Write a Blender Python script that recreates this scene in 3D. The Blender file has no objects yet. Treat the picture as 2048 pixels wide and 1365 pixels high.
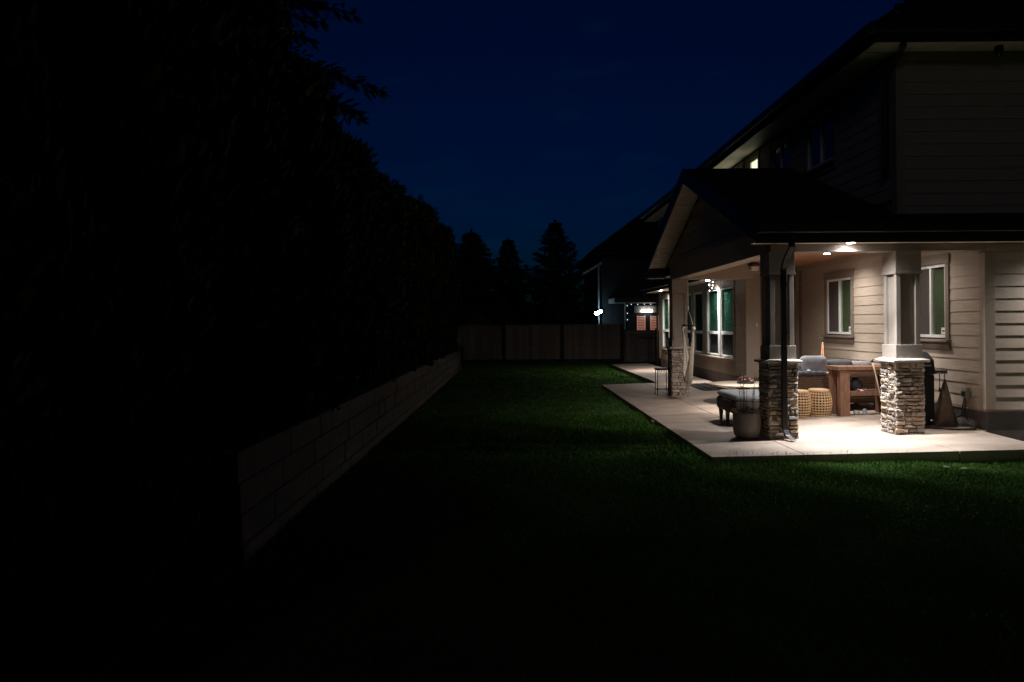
import bpy, math, random
import numpy as np
from mathutils import Vector, Matrix
R = random.Random(7)
rng = np.random.default_rng(11)
rad = math.radians
sc = bpy.context.scene
COL = sc.collection

# ------------------------------------------------------------------ camera, sky, exposure
cam = bpy.data.cameras.new('camera')
camo = bpy.data.objects.new('camera', cam); COL.objects.link(camo); sc.camera = camo
camo.location = (0, 0, 1.7)
camo.rotation_euler = (math.pi / 2, 0.008, 0)
cam.sensor_width = 36; cam.lens = 24.6
cam.shift_x = 0.0011; cam.shift_y = -0.0159
cam.clip_start = 0.05; cam.clip_end = 1500

w = bpy.data.worlds.new('World'); sc.world = w; w.use_nodes = True
wn, wl = w.node_tree.nodes, w.node_tree.links
sky = wn.new('ShaderNodeTexSky'); sky.sky_type = 'NISHITA'; sky.sun_disc = False
sky.sun_elevation = rad(-2.0); sky.sun_rotation = rad(0)
wmix = wn.new('ShaderNodeMixRGB'); wmix.blend_type = 'MULTIPLY'; wmix.inputs[0].default_value = 1
wmix.inputs[2].default_value = (0.0, 0.108, 0.63, 1)          # deep late-dusk blue of the long exposure
wl.new(sky.outputs[0], wmix.inputs[1])
# a few thin veils of cloud, barely lighter than the sky
wtc = wn.new('ShaderNodeTexCoord'); wmap = wn.new('ShaderNodeMapping'); wmap.inputs['Scale'].default_value = (3, 3, 11)
wl.new(wtc.outputs['Generated'], wmap.inputs[0])
wno = wn.new('ShaderNodeTexNoise'); wno.inputs['Scale'].default_value = 2.2; wno.inputs['Detail'].default_value = 5
wl.new(wmap.outputs[0], wno.inputs['Vector'])
wrp = wn.new('ShaderNodeValToRGB'); wrp.color_ramp.elements[0].position = .56; wrp.color_ramp.elements[1].position = .78
wrp.color_ramp.elements[0].color = (0, 0, 0, 1); wrp.color_ramp.elements[1].color = (0.0004, .0075, .0105, 1)
wl.new(wno.outputs['Fac'], wrp.inputs[0])
# sparse faint stars
wvo = wn.new('ShaderNodeTexVoronoi'); wvo.inputs['Scale'].default_value = 46
wl.new(wtc.outputs['Generated'], wvo.inputs['Vector'])
wlt = wn.new('ShaderNodeMath'); wlt.operation = 'LESS_THAN'; wlt.inputs[1].default_value = .022
wl.new(wvo.outputs['Distance'], wlt.inputs[0])
wsep = wn.new('ShaderNodeSeparateColor'); wl.new(wvo.outputs['Color'], wsep.inputs[0])
wgt = wn.new('ShaderNodeMath'); wgt.operation = 'GREATER_THAN'; wgt.inputs[1].default_value = .82
wl.new(wsep.outputs[0], wgt.inputs[0])
wmu = wn.new('ShaderNodeMath'); wmu.operation = 'MULTIPLY'; wl.new(wlt.outputs[0], wmu.inputs[0]); wl.new(wgt.outputs[0], wmu.inputs[1])
wst = wn.new('ShaderNodeMixRGB'); wst.inputs[1].default_value = (0, 0, 0, 1); wst.inputs[2].default_value = (.02, .03, .05, 1)
wl.new(wmu.outputs[0], wst.inputs[0])
wb1 = wn['Background']; wl.new(wmix.outputs[0], wb1.inputs[0]); wb1.inputs[1].default_value = 0.1
wadd = wn.new('ShaderNodeMixRGB'); wadd.blend_type = 'ADD'; wadd.inputs[0].default_value = 1
wl.new(wrp.outputs[0], wadd.inputs[1]); wl.new(wst.outputs[0], wadd.inputs[2])
wb2 = wn.new('ShaderNodeBackground'); wl.new(wadd.outputs[0], wb2.inputs[0]); wb2.inputs[1].default_value = 0.28
wsum = wn.new('ShaderNodeAddShader'); wl.new(wb1.outputs[0], wsum.inputs[0]); wl.new(wb2.outputs[0], wsum.inputs[1])
wl.new(wsum.outputs[0], wn['World Output'].inputs[0])

# faint warm fill added behind the camera, standing in for ambient glow
ml = bpy.data.lights.new('ambient_fill', 'SUN'); ml.energy = .038; ml.angle = rad(12); ml.color = (1, .93, .86)
mo = bpy.data.objects.new('ambient_fill', ml); COL.objects.link(mo)
mo.rotation_euler = Vector((.4, 1, -.46)).to_track_quat('-Z', 'Y').to_euler()

vs = sc.view_settings
vs.view_transform = 'Standard'; vs.look = 'None'; vs.exposure = 0; vs.gamma = 1; vs.use_curve_mapping = False
sc.cycles.use_denoising = True
sc.cycles.max_bounces = 6; sc.cycles.diffuse_bounces = 4; sc.cycles.glossy_bounces = 3
sc.cycles.transparent_max_bounces = 12; sc.cycles.caustics_reflective = False; sc.cycles.caustics_refractive = False

# ------------------------------------------------------------------ materials
MATS = {}
def mat(name, col, rough=.7, var=.12, scale=8, bump=0., bscale=None, metal=0., spec=.3, rnd=0., col2=None, stretch=None, hue=0.):
    if name in MATS: return MATS[name]
    m = bpy.data.materials.new(name); m.use_nodes = True; MATS[name] = m
    n, l = m.node_tree.nodes, m.node_tree.links
    b = n['Principled BSDF']
    b.inputs['Roughness'].default_value = rough; b.inputs['Metallic'].default_value = metal
    b.inputs['Specular IOR Level'].default_value = spec
    tc = n.new('ShaderNodeTexCoord'); vec = tc.outputs['Object']
    if stretch:
        mp = n.new('ShaderNodeMapping'); mp.inputs['Scale'].default_value = stretch; l.new(vec, mp.inputs[0]); vec = mp.outputs[0]
    no = n.new('ShaderNodeTexNoise'); no.inputs['Scale'].default_value = scale; no.inputs['Detail'].default_value = 6
    l.new(vec, no.inputs['Vector'])
    rp = n.new('ShaderNodeValToRGB'); rp.color_ramp.elements[0].position = .3; rp.color_ramp.elements[1].position = .7
    c2 = col2 if col2 else tuple(c * (1 + var) for c in col)
    c1 = col if col2 else tuple(c * (1 - var) for c in col)
    rp.color_ramp.elements[0].color = (*c1, 1); rp.color_ramp.elements[1].color = (*c2, 1)
    l.new(no.outputs['Fac'], rp.inputs[0]); out = rp.outputs[0]
    if rnd or hue:
        oi = n.new('ShaderNodeObjectInfo'); hs = n.new('ShaderNodeHueSaturation')
        mr = n.new('ShaderNodeMapRange'); mr.inputs[3].default_value = 1 - rnd; mr.inputs[4].default_value = 1 + rnd
        l.new(oi.outputs['Random'], mr.inputs[0]); l.new(mr.outputs[0], hs.inputs['Value'])
        if hue:
            wn_ = n.new('ShaderNodeTexWhiteNoise'); wn_.noise_dimensions = '1D'; l.new(oi.outputs['Random'], wn_.inputs['W'])
            ms = n.new('ShaderNodeMapRange'); ms.inputs[3].default_value = 1 - hue; ms.inputs[4].default_value = 1 + hue * .5
            l.new(wn_.outputs[0], ms.inputs[0]); l.new(ms.outputs[0], hs.inputs['Saturation'])
        l.new(out, hs.inputs['Color']); out = hs.outputs[0]
    l.new(out, b.inputs['Base Color'])
    if bump:
        n2 = n.new('ShaderNodeTexNoise'); n2.inputs['Scale'].default_value = bscale or scale * 4; n2.inputs['Detail'].default_value = 8
        l.new(vec, n2.inputs['Vector'])
        bp = n.new('ShaderNodeBump'); bp.inputs['Strength'].default_value = bump; bp.inputs['Distance'].default_value = .01
        l.new(n2.outputs['Fac'], bp.inputs['Height']); l.new(bp.outputs[0], b.inputs['Normal'])
    return m

def emit(name, col, s):
    if name in MATS: return MATS[name]
    m = bpy.data.materials.new(name); m.use_nodes = True; MATS[name] = m
    n, l = m.node_tree.nodes, m.node_tree.links
    b = n['Principled BSDF']; b.inputs['Base Color'].default_value = (.8, .8, .8, 1)
    b.inputs['Emission Color'].default_value = (*col, 1); b.inputs['Emission Strength'].default_value = s
    return m

def glass(name, tint, gl=.04, rough=.02):
    if name in MATS: return MATS[name]
    m = bpy.data.materials.new(name); m.use_nodes = True; MATS[name] = m
    n, l = m.node_tree.nodes, m.node_tree.links
    for x in list(n):
        if x.type != 'OUTPUT_MATERIAL': n.remove(x)
    o = [x for x in n if x.type == 'OUTPUT_MATERIAL'][0]
    t = n.new('ShaderNodeBsdfTransparent'); t.inputs[0].default_value = (*tint, 1)
    g = n.new('ShaderNodeBsdfGlossy'); g.inputs['Roughness'].default_value = rough
    lw = n.new('ShaderNodeLayerWeight'); lw.inputs[0].default_value = .5
    pw = n.new('ShaderNodeMath'); pw.operation = 'POWER'; pw.inputs[1].default_value = 5; l.new(lw.outputs['Facing'], pw.inputs[0])
    f = n.new('ShaderNodeMath'); f.operation = 'MULTIPLY_ADD'; f.inputs[1].default_value = .9; f.inputs[2].default_value = .04; l.new(pw.outputs[0], f.inputs[0])
    mx = n.new('ShaderNodeMixShader'); l.new(f.outputs[0], mx.inputs[0]); l.new(t.outputs[0], mx.inputs[1]); l.new(g.outputs[0], mx.inputs[2])
    l.new(mx.outputs[0], o.inputs[0]); return m

def leafmat(name, col, var=.35):
    m = mat(name, col, rough=.75, var=var, scale=3.0, spec=.15); return m

SIDING = mat('siding_paint', (.40, .325, .26), .55, .05, 3, bump=.15, bscale=60, rnd=.035, stretch=(1, 1, 6))
SMOOTH = mat('smooth_wall_paint', (.36, .285, .225), .6, .04, 3, bump=.05)
TRIM = mat('taupe_trim_paint', (.20, .158, .125), .55, .06, 4, bump=.08)
SHAFT = mat('column_paint', (.27, .225, .19), .5, .05, 3, bump=.06)
WHITE = mat('white_vinyl', (.78, .77, .75), .4, .03, 4)
PARGE = mat('parged_foundation', (.15, .135, .13), .8, .12, 5, bump=.3)
CONC = mat('raw_foundation_concrete', (.30, .27, .24), .9, .15, 6, bump=.4)
STONE = mat('ledge_stone', (.25, .18, .13), .8, .0, 14, bump=.7, bscale=45, rnd=.45, hue=.55, col2=(.42, .34, .27))
MORTAR = mat('stone_backing', (.07, .058, .048), .95, .2, 20)
CAPST = mat('cast_cap_stone', (.42, .37, .31), .75, .1, 12, bump=.3)
SLAB = mat('broom_finish_concrete', (.265, .195, .15), .62, .0, 1.5, bump=.25, bscale=70, rnd=.03, col2=(.41, .325, .265), stretch=(1, 2.2, 1))
JOINT = mat('joint_bed', (.06, .05, .045), .95, .2, 10)
ROOF = mat('asphalt_shingle', (.018, .017, .017), .95, .4, 40, bump=.6, bscale=90)
FASCIA = mat('dark_brown_fascia', (.022, .019, .017), .45, .15, 6)
SOFFIT = mat('soffit_beige', (.60, .52, .45), .6, .05, 5)
CEIL = mat('cedar_stained_ceiling', (.44, .215, .125), .5, .1, 5, stretch=(8, 1, 1), rnd=.06)
GLASS = glass('green_tinted_glass', (.66, .90, .83))
GLASSO = glass('olive_glass', (.76, .84, .74))
GLASSD = glass('dark_glass', (.72, .77, .78))
BLIND = mat('blind_vane', (.40, .39, .35), .6, .05, 5)
BLINDD = mat('taupe_blind_vane', (.22, .20, .17), .7, .08, 5)
DARK = mat('dark_room', (.02, .02, .02), .9, .1, 5)
SCREEN = mat('insect_screen', (.075, .06, .053), .8, .05, 200)
FROST = mat('lower_blind_cloth', (.42, .38, .37), .7, .06, 20)
DOORM = mat('stained_door', (.17, .095, .065), .45, .15, 6, stretch=(6, 6, 1))
BLACKM = mat('black_metal', (.012, .012, .013), .38, .1, 10, spec=.5)
LAWNM = mat('lawn_thatch', (.026, .068, .012), .95, .45, 2.0, bump=.5, bscale=60)
GRASSM = mat('grass_blade', (.050, .115, .018), .85, 0, .9, spec=.05, col2=(.085, .165, .032))

# ------------------------------------------------------------------ helpers
BASE = {}
def empty(name, loc=(0, 0, 0), label=None, cat=None, group=None):
    o = bpy.data.objects.new(name, None); COL.objects.link(o); o.location = loc; o.empty_display_size = .1
    BASE[o.name] = Vector(loc); tag(o, label, cat, group); return o
def tag(o, label=None, cat=None, group=None, kind=None):
    if label: o['label'] = label
    if cat: o['category'] = cat
    if group: o['group'] = group
    if kind: o['kind'] = kind
    return o
def base(o): return BASE.get(o.name, Vector((0, 0, 0))) if o else Vector((0, 0, 0))
def put(name, me, parent=None, loc=None):
    o = bpy.data.objects.new(name, me); COL.objects.link(o)
    if parent:
        o.parent = parent; BASE[o.name] = base(parent)
    if loc is not None: o.location = Vector(loc) - base(parent)
    return o

class MB:
    def __init__(s): s.v = []; s.f = []; s.sm = []
    def add(s, vs_, fs_, smooth=False):
        k = len(s.v); s.v += [tuple(p) for p in vs_]; s.f += [tuple(i + k for i in f) for f in fs_]; s.sm += [smooth] * len(fs_); return s
    def box(s, x0, x1, y0, y1, z0, z1, rz=0., piv=None):
        p = [(x, y, z) for z in (z0, z1) for y in (y0, y1) for x in (x0, x1)]
        if rz:
            c = piv or ((x0 + x1) / 2, (y0 + y1) / 2); cs, sn = math.cos(rz), math.sin(rz)
            p = [(c[0] + (x - c[0]) * cs - (y - c[1]) * sn, c[1] + (x - c[0]) * sn + (y - c[1]) * cs, z) for x, y, z in p]
        return s.add(p, [(0, 2, 3, 1), (4, 5, 7, 6), (0, 1, 5, 4), (2, 6, 7, 3), (0, 4, 6, 2), (1, 3, 7, 5)])
    def cham(s, x0, x1, y0, y1, z0, z1, b=.02):
        # box whose vertical edges and top edges are rounded off
        def ring(z, i):
            a, c_, d, e = x0 + i, x1 - i, y0 + i, y1 - i
            return [(a + b, d, z), (c_ - b, d, z), (c_, d + b, z), (c_, e - b, z), (c_ - b, e, z), (a + b, e, z), (a, e - b, z), (a, d + b, z)]
        rs = [ring(z0, b * .7), ring(z0 + b, 0), ring(z1 - b, 0), ring(z1 - b * .3, b * .35), ring(z1, b)]
        k = [p for r in rs for p in r]; f = []
        for j in range(len(rs) - 1):
            for i in range(8): f.append((j * 8 + i, j * 8 + (i + 1) % 8, j * 8 + 8 + (i + 1) % 8, j * 8 + 8 + i))
        f.append(tuple(range(7, -1, -1))); f.append(tuple((len(rs) - 1) * 8 + i for i in range(8)))
        return s.add(k, f, True)
    def tube(s, pts, r, n=8, cap=True):
        pts = [Vector(p) for p in pts]; rs = r if isinstance(r, (list, tuple)) else [r] * len(pts)
        vs_, fs_ = [], []
        for i, p in enumerate(pts):
            d = (pts[min(i + 1, len(pts) - 1)] - pts[max(i - 1, 0)]).normalized()
            a = d.cross(Vector((0, 0, 1)) if abs(d.z) < .9 else Vector((1, 0, 0))).normalized(); b = d.cross(a)
            for j in range(n):
                t = 2 * math.pi * j / n; vs_.append(p + a * (rs[i] * math.cos(t)) + b * (rs[i] * math.sin(t)))
        for i in range(len(pts) - 1):
            for j in range(n): fs_.append((i * n + j, i * n + (j + 1) % n, (i + 1) * n + (j + 1) % n, (i + 1) * n + j))
        if cap: fs_ += [tuple(range(n - 1, -1, -1)), tuple((len(pts) - 1) * n + j for j in range(n))]
        return s.add(vs_, fs_, True)
    def lathe(s, c, prof, n=24, smooth=True):
        vs_, fs_ = [], []
        for r, z in prof:
            for j in range(n):
                t = 2 * math.pi * j / n; vs_.append((c[0] + r * math.cos(t), c[1] + r * math.sin(t), c[2] + z))
        for i in range(len(prof) - 1):
            for j in range(n): fs_.append((i * n + j, i * n + (j + 1) % n, (i + 1) * n + (j + 1) % n, (i + 1) * n + j))
        fs_ += [tuple(range(n - 1, -1, -1)), tuple((len(prof) - 1) * n + j for j in range(n))]
        return s.add(vs_, fs_, smooth)
    def prism(s, poly, axis, a, b):
        # poly of 2-D points extruded along axis ('x': poly is (y,z), 'y': (x,z), 'z': (x,y))
        def P(p, t): return {'x': (t, p[0], p[1]), 'y': (p[0], t, p[1]), 'z': (p[0], p[1], t)}[axis]
        n = len(poly); vs_ = [P(p, a) for p in poly] + [P(p, b) for p in poly]
        fs_ = [tuple(range(n - 1, -1, -1)), tuple(range(n, 2 * n))] + [(i, (i + 1) % n, n + (i + 1) % n, n + i) for i in range(n)]
        return s.add(vs_, fs_)
    def mesh(s, name, m=None, off=Vector((0, 0, 0))):
        me = bpy.data.meshes.new(name)
        me.from_pydata([(x - off[0], y - off[1], z - off[2]) for x, y, z in s.v], [], s.f)
        if m: me.materials.append(m)
        me.polygons.foreach_set('use_smooth', s.sm); me.update()
        import bmesh
        bm = bmesh.new(); bm.from_mesh(me); bmesh.ops.recalc_face_normals(bm, faces=bm.faces); bm.to_mesh(me); bm.free()
        return me
    def build(s, name, m, parent=None, bevel=0, label=None):
        o = put(name, s.mesh(name, m, base(parent)), parent)
        if bevel:
            md = o.modifiers.new('bevel', 'BEVEL'); md.width = bevel; md.segments = 2; md.limit_method = 'ANGLE'
        if label: o['label'] = label
        return o
def thingbase(o, loc):                     # a single-mesh thing keeps its mesh round its own base
    loc = Vector(loc); o.data.transform(Matrix.Translation(-loc)); o.location = loc; return o
def rawmesh(name, V, F, m, smooth=False):
    me = bpy.data.meshes.new(name); V = np.asarray(V, dtype=np.float32); F = np.asarray(F, dtype=np.int32)
    me.vertices.add(len(V)); me.vertices.foreach_set('co', V.ravel())
    k = F.shape[1]; me.loops.add(F.size); me.loops.foreach_set('vertex_index', F.ravel())
    me.polygons.add(len(F)); me.polygons.foreach_set('loop_start', np.arange(0, F.size, k, dtype=np.int32))
    me.polygons.foreach_set('loop_total', np.full(len(F), k, dtype=np.int32))
    if smooth: me.polygons.foreach_set('use_smooth', np.ones(len(F), dtype=bool))
    me.materials.append(m); me.update(calc_edges=True); return me

def zp(x): return .08 + .028 * (x - 2.42)     # the patio falls away from the house

# ------------------------------------------------------------------ key dimensions (metres)
W0Y = 9.62       # front wall plane
W1X = 6.53       # wall on the right side of the porch
W2Y = 15.8       # back wall of the porch
W3X = 5.33       # garden-side wall with the tall windows
FARY = 25.1      # far end of the house
ZF = .46         # drip flashing above the foundation
EXP = .17        # siding exposure
CZ = 2.97        # porch ceiling
SOFZ = 2.77      # eave soffit
BZ = 2.665       # beam underside
RIDY, RIDZ, EAVEZ = 13.1, 4.57, 3.05
EY = 9.30        # front eave line
RX0 = 3.26       # rake edge
GX = 3.68        # gable wall plane
SLP = (RIDZ - EAVEZ) / (RIDY - EY)
UZ0, UZ1 = 3.0, 5.4

# ------------------------------------------------------------------ ground
lawn = MB(); lawn.add([(-200, -150, 0), (200, -150, 0), (200, 250, 0), (-200, 250, 0)], [(0, 1, 2, 3)])
tag(lawn.build('lawn', LAWNM), kind='structure')

# patio: separate concrete slabs over a dark bed
patio = MB(); patio.add([(2.44, 8.46, .012), (6.38, 8.26, .012), (6.5, 9.5, .012), (6.5, 15.7, .012), (5.3, 15.7, .012), (5.3, 18.6, .012), (2.44, 18.66, .012)], [(0, 1, 2, 3, 4, 5, 6)])
patio = tag(patio.build('patio', JOINT), kind='structure')
def slab(par, q, name='slab'):
    top = [(x, y, zp(x)) for x, y in q]; bot = [(x, y, .013) for x, y in q]
    m = MB(); n = 4
    m.add(bot + top, [(3, 2, 1, 0), (4, 5, 6, 7)] + [(i, (i + 1) % 4, 4 + (i + 1) % 4, 4 + i) for i in range(4)])
    return m.build(name, SLAB, par, bevel=.006)
g = .004
xs = [2.42, 3.52, 5.31, 6.5]; rows = [8.4, 11.1, 13.6, 16.2, 18.68]
def fy(x): return 8.47 - (x - 2.42) * .061      # the front edge runs very slightly askew
for i in range(3):
    for j in range(4):
        a, b, c, d = xs[i] + g, xs[i + 1] - g, rows[j] + g, rows[j + 1] - g
        if i == 0: a = 2.42
        if i == 2:
            if j == 3: continue
            d = min(d, W2Y - .01)
            b = W1X - .012
        if j == 0:
            rx = 6.37 if i == 2 else b
            if i == 2:
                slab(patio, [(a, fy(a)), (rx, fy(rx)), (6.45, 9.6), (a, 9.6 - g)]); slab(patio, [(a, 9.6 + g), (b, 9.6 + g), (b, d), (a, d)])
            else: slab(patio, [(a, fy(a)), (b, fy(b)), (b, d), (a, d)])
        else: slab(patio, [(a, c), (b, c), (b, d), (a, d)])
path = MB(); path.add([(3.92, 18.7, .012), (5.3, 18.7, .012), (5.3, 27.4, .012), (3.92, 27.4, .012)], [(0, 1, 2, 3)])
path = tag(path.build('garden_path', JOINT), kind='structure')
for a, b in ((18.70, 20.9), (20.9, 23.1), (23.1, 25.3), (25.3, 27.4)):
    slab(path, [(3.9, a + g), (W3X - .02, a + g), (W3X - .02, b - g), (3.9, b - g)])
bed = MB(); bed.add([(6.5, 8.6, .03), (14, 8.6, .03), (14, 9.7, .03), (6.5, 9.7, .03)], [(0, 1, 2, 3)])
tag(bed.build('gravel_strip', mat('gravel_strip', (.10, .09, .08), .95, .4, 60, bump=1.0, bscale=80)), kind='structure')

# ------------------------------------------------------------------ house
house = empty('house', (W3X, W0Y, 0), 'two storey beige sided house with lit covered porch and stone columns', 'house')

def wallpart(mb, m=SMOOTH, name='wall'): return mb.build(name, m, house)
# backing walls (siding stands proud of them), foundation, flashing
T = .02
w0 = wallpart(MB().box(W1X + .10, 13, W0Y + .10, W0Y + .3, ZF, SOFZ + .4))
w1 = wallpart(MB().box(W1X + .10, W1X + .3, W0Y + .31, W2Y - .001, ZF, CZ + .1))
w2 = wallpart(MB().box(W3X + .05, W1X + .099, W2Y + .02, W2Y + .2, .2, CZ + .1))
w3 = wallpart(MB().box(W3X + .10, W3X + .3, W2Y + .21, FARY, ZF, 3.3))
u0 = wallpart(MB().box(W3X + .02, 13, W0Y + .10, W0Y + .3, 3.0, UZ1))
u3 = wallpart(MB().box(W3X + .10, W3X + .3, W0Y + .31, FARY, 3.31, UZ1))
wallpart(MB().box(W3X + .4, 13, FARY - .2, FARY - .02, .1, UZ1))
f = MB().box(W1X + .03, 13, W0Y + .03, W0Y + .09, .19, ZF - .01).box(W1X + .03, W1X + .09, W0Y + .09, W2Y - .01, .19, ZF - .01)
f.box(W3X + .03, W3X + .09, W2Y + .03, FARY - .03, .08, ZF - .01).box(W3X + .09, W1X + .03, W2Y + .01, W2Y + .018, .1, ZF - .01)
f.box(W3X + .09, 13, FARY - .015, FARY - .005, .02, ZF - .01)
f.build('foundation', PARGE, house)
MB().box(W1X + .06, 13, W0Y + .06, W0Y + .3, 0, .188).build('foundation', CONC, house)
fl = MB().box(W1X - .012, 13, W0Y - .012, W0Y + .09, ZF - .009, ZF + .02).box(W1X - .012, W1X + .09, W0Y + .091, W2Y - .001, ZF - .009, ZF + .02)
fl.box(W3X - .012, W3X + .09, W2Y - .014, FARY, ZF - .009, ZF + .02).box(W3X + .091, W1X - .013, W2Y - .014, W2Y + .019, ZF - .009, ZF + .02)
fl.build('drip_flashing', SMOOTH, house)

def siding(par, axis, pl, a0, a1, z0, z1, holes=(), clip=None, out=-1, m=SIDING, name='siding_board'):
    """lap boards on the plane axis=pl; out = direction the wall faces along that axis"""
    z = z0; k = 0
    while z < z1 - .03:
        zt = min(z + EXP, z1)
        lo, hi = a0, a1
        if clip: lo, hi = clip(z + .5 * (zt - z)); 
        segs = [(lo, hi)]
        for (h0, h1, hz0, hz1) in holes:
            if zt > hz0 + .005 and z < hz1 - .005:
                ns = []
                for s0, s1 in segs:
                    if h1 <= s0 or h0 >= s1: ns.append((s0, s1)); continue
                    if h0 - s0 > .02: ns.append((s0, h0))
                    if s1 - h1 > .02: ns.append((h1, s1))
                segs = ns
        cut = []
        for s0, s1 in segs:
            while s1 - s0 > 3.7:
                c_ = s0 + R.uniform(1.4, 3.6); cut.append((s0, c_ - .0015)); s0 = c_ + .0015
            cut.append((s0, s1))
        for s0, s1 in cut:
            if s1 - s0 < .03: continue
            p0, p1, pb = pl + out * .0155, pl + out * .004, pl - out * .09
            poly = [(p0, z), (p1, zt + .012), (pb, zt + .012), (pb, z + .004), (pl + out * .004, z)]
            mb = MB()
            if axis == 'x': mb.prism([(p, q) for p, q in poly], 'y', s0, s1)       # (x,z) along y
            else: mb.prism([(p, q) for p, q in poly], 'x', s0, s1)
            mb.build(name, m, par); k += 1
        z = zt
    return k

# windows on a wall facing -x (plane X), spanning y0..y1, z0..z1
def window_x(X, y0, y1, z0, z1, style, sticker=False, name='window'):
    wd = MB(); fr = .045
    wd.box(X - .012, X + .06, y0, y0 + fr, z0, z1).box(X - .012, X + .06, y1 - fr, y1, z0, z1)
    wd.box(X - .012, X + .06, y0 + fr, y1 - fr, z1 - fr, z1).box(X - .012, X + .06, y0 + fr, y1 - fr, z0, z0 + fr)
    if style == 'slider':
        ym = (y0 + y1) / 2; wd.box(X - .010, X + .055, ym - .022, ym + .022, z0 + fr, z1 - fr)
    if style == 'tall':
        zr = 1.45; wd.box(X - .010, X + .055, y0 + fr, y1 - fr, zr - .035, zr + .035)
    win = wd.build(name, WHITE, house, bevel=.003)
    ip = X + .02
    def pane(a, b, c, d, m):
        MB().box(ip, ip + .006, a, b, c, d).build('pane', m, win)
    if style == 'slider':
        pane(y0 + fr, ym - .022, z0 + fr, z1 - fr, GLASSO)
        pane(ym + .022, y1 - fr, z0 + fr, z1 - fr, GLASSD)
        MB().box(ip - .012, ip - .010, ym + .022, y1 - fr, z0 + fr, z1 - fr).build('insect_screen', SCREEN, win)
        for k in range(int((z1 - z0 - .1) / .04)):
            zz = z0 + .06 + k * .04
            MB().add([(X + .04, y0 + fr, zz + .006), (X + .04, ym - .03, zz + .006), (X + .052, ym - .03, zz + .041), (X + .052, y0 + fr, zz + .041)], [(0, 1, 2, 3)]).build('blind_slat', BLINDD, win)
        if sticker:
            st = MB().box(ip - .003, ip - .001, y0 + fr + .015, y0 + fr + .13, z0 + fr + .01, z0 + fr + .11).build('security_sticker', WHITE, win)
            MB().box(ip - .005, ip - .0035, y0 + fr + .03, y0 + fr + .115, z0 + fr + .045, z0 + fr + .07).build('sticker_mark', mat('sticker_red', (.35, .02, .03), .5), win)
    if style == 'tall':
        pane(y0 + fr, y1 - fr, z0 + fr, zr - .035, GLASSD); pane(y0 + fr, y1 - fr, zr + .035, z1 - fr, GLASS)
        MB().box(X + .05, X + .054, y0 + fr, y1 - fr, z0 + fr, zr - .03).build('lower_blind', FROST, win)
        for k in range(int((z1 - zr - .1) / .06)):
            zz = zr + .04 + k * .06
            MB().add([(X + .045, y0 + fr, zz), (X + .045, y1 - fr, zz), (X + .056, y1 - fr, zz + .0605), (X + .056, y0 + fr, zz + .0605)], [(0, 1, 2, 3)]).build('blind_slat', BLIND, win)
    if style == 'dark':
        ym = (y0 + y1) / 2; MB().box(X - .010, X + .055, ym - .02, ym + .02, z0 + fr, z1 - fr).build('mullion', WHITE, win)
        pane(y0 + fr, ym - .02, z0 + fr, z1 - fr, GLASSD); pane(ym + .02, y1 - fr, z0 + fr, z1 - fr, GLASSD)
        MB().box(X + .07, X + .08, y0, y1, z0, z1).build('dark_room', DARK, win)
    if style == 'lit':
        pane(y0 + fr, y1 - fr, z0 + fr, z1 - fr, emit('lit_room', (.80, .82, .56), 1.3))
    return win
def casing_x(X, y0, y1, z0, z1, sill=True, side=.085, head=.15):
    m = MB()
    m.box(X - .034, X + .03, y0 - side, y0 - .002, z0 - .02, z1 + .002).box(X - .034, X + .03, y1 + .002, y1 + side, z0 - .02, z1 + .002)
    m.box(X - .04, X + .03, y0 - side - .015, y1 + side + .015, z1 + .003, z1 + head)
    c = m.build('window_casing', TRIM, house, bevel=.003)
    if sill:
        s = MB().box(X - .085, X + .02, y0 - side - .03, y1 + side + .03, z0 - .062, z0 - .022)
        s.build('window_sill', TRIM, house, bevel=.004)
        MB().box(X - .036, X + .02, y0 - side, y1 + side, z0 - .17, z0 - .063).build('sill_apron', TRIM, house)

def grow(h, a=.07): return (h[0] - a, h[1] + a, h[2] - .1, h[3] + .1)
# porch right wall
wa = (13.38, 14.42, 1.46, 2.566); wb = (10.47, 11.28, 1.45, 2.567)
siding(w1, 'x', W1X, W0Y + .11, W2Y - .13, ZF + .02, CZ - .11, [grow(wa), grow(wb)])
for h in (wa, wb): window_x(W1X, *h, 'slider', True); casing_x(W1X, *h)
# front wall
siding(w0, 'y', W0Y, W1X + .12, 13, ZF + .02, SOFZ - .12)
MB().box(W1X - .006, 13, W0Y - .022, W0Y + .05, SOFZ - .118, SOFZ - .002).build('frieze_board', SMOOTH, house)
MB().box(W1X - .026, W1X + .115, W0Y - .026, W0Y + .02, ZF + .021, SOFZ - .119).box(W1X - .026, W1X + .02, W0Y + .021, W0Y + .105, ZF + .021, SOFZ - .119).build('corner_board', SMOOTH, house, bevel=.004)
MB().box(W1X - .018, W1X + .09, W0Y + .11, W2Y - .001, CZ - .108, CZ - .003).build('frieze_board', SMOOTH, house)
MB().box(W1X - .02, W1X + .08, W2Y - .128, W2Y - .002, ZF + .021, CZ - .109).build('corner_board', TRIM, house)
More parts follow.
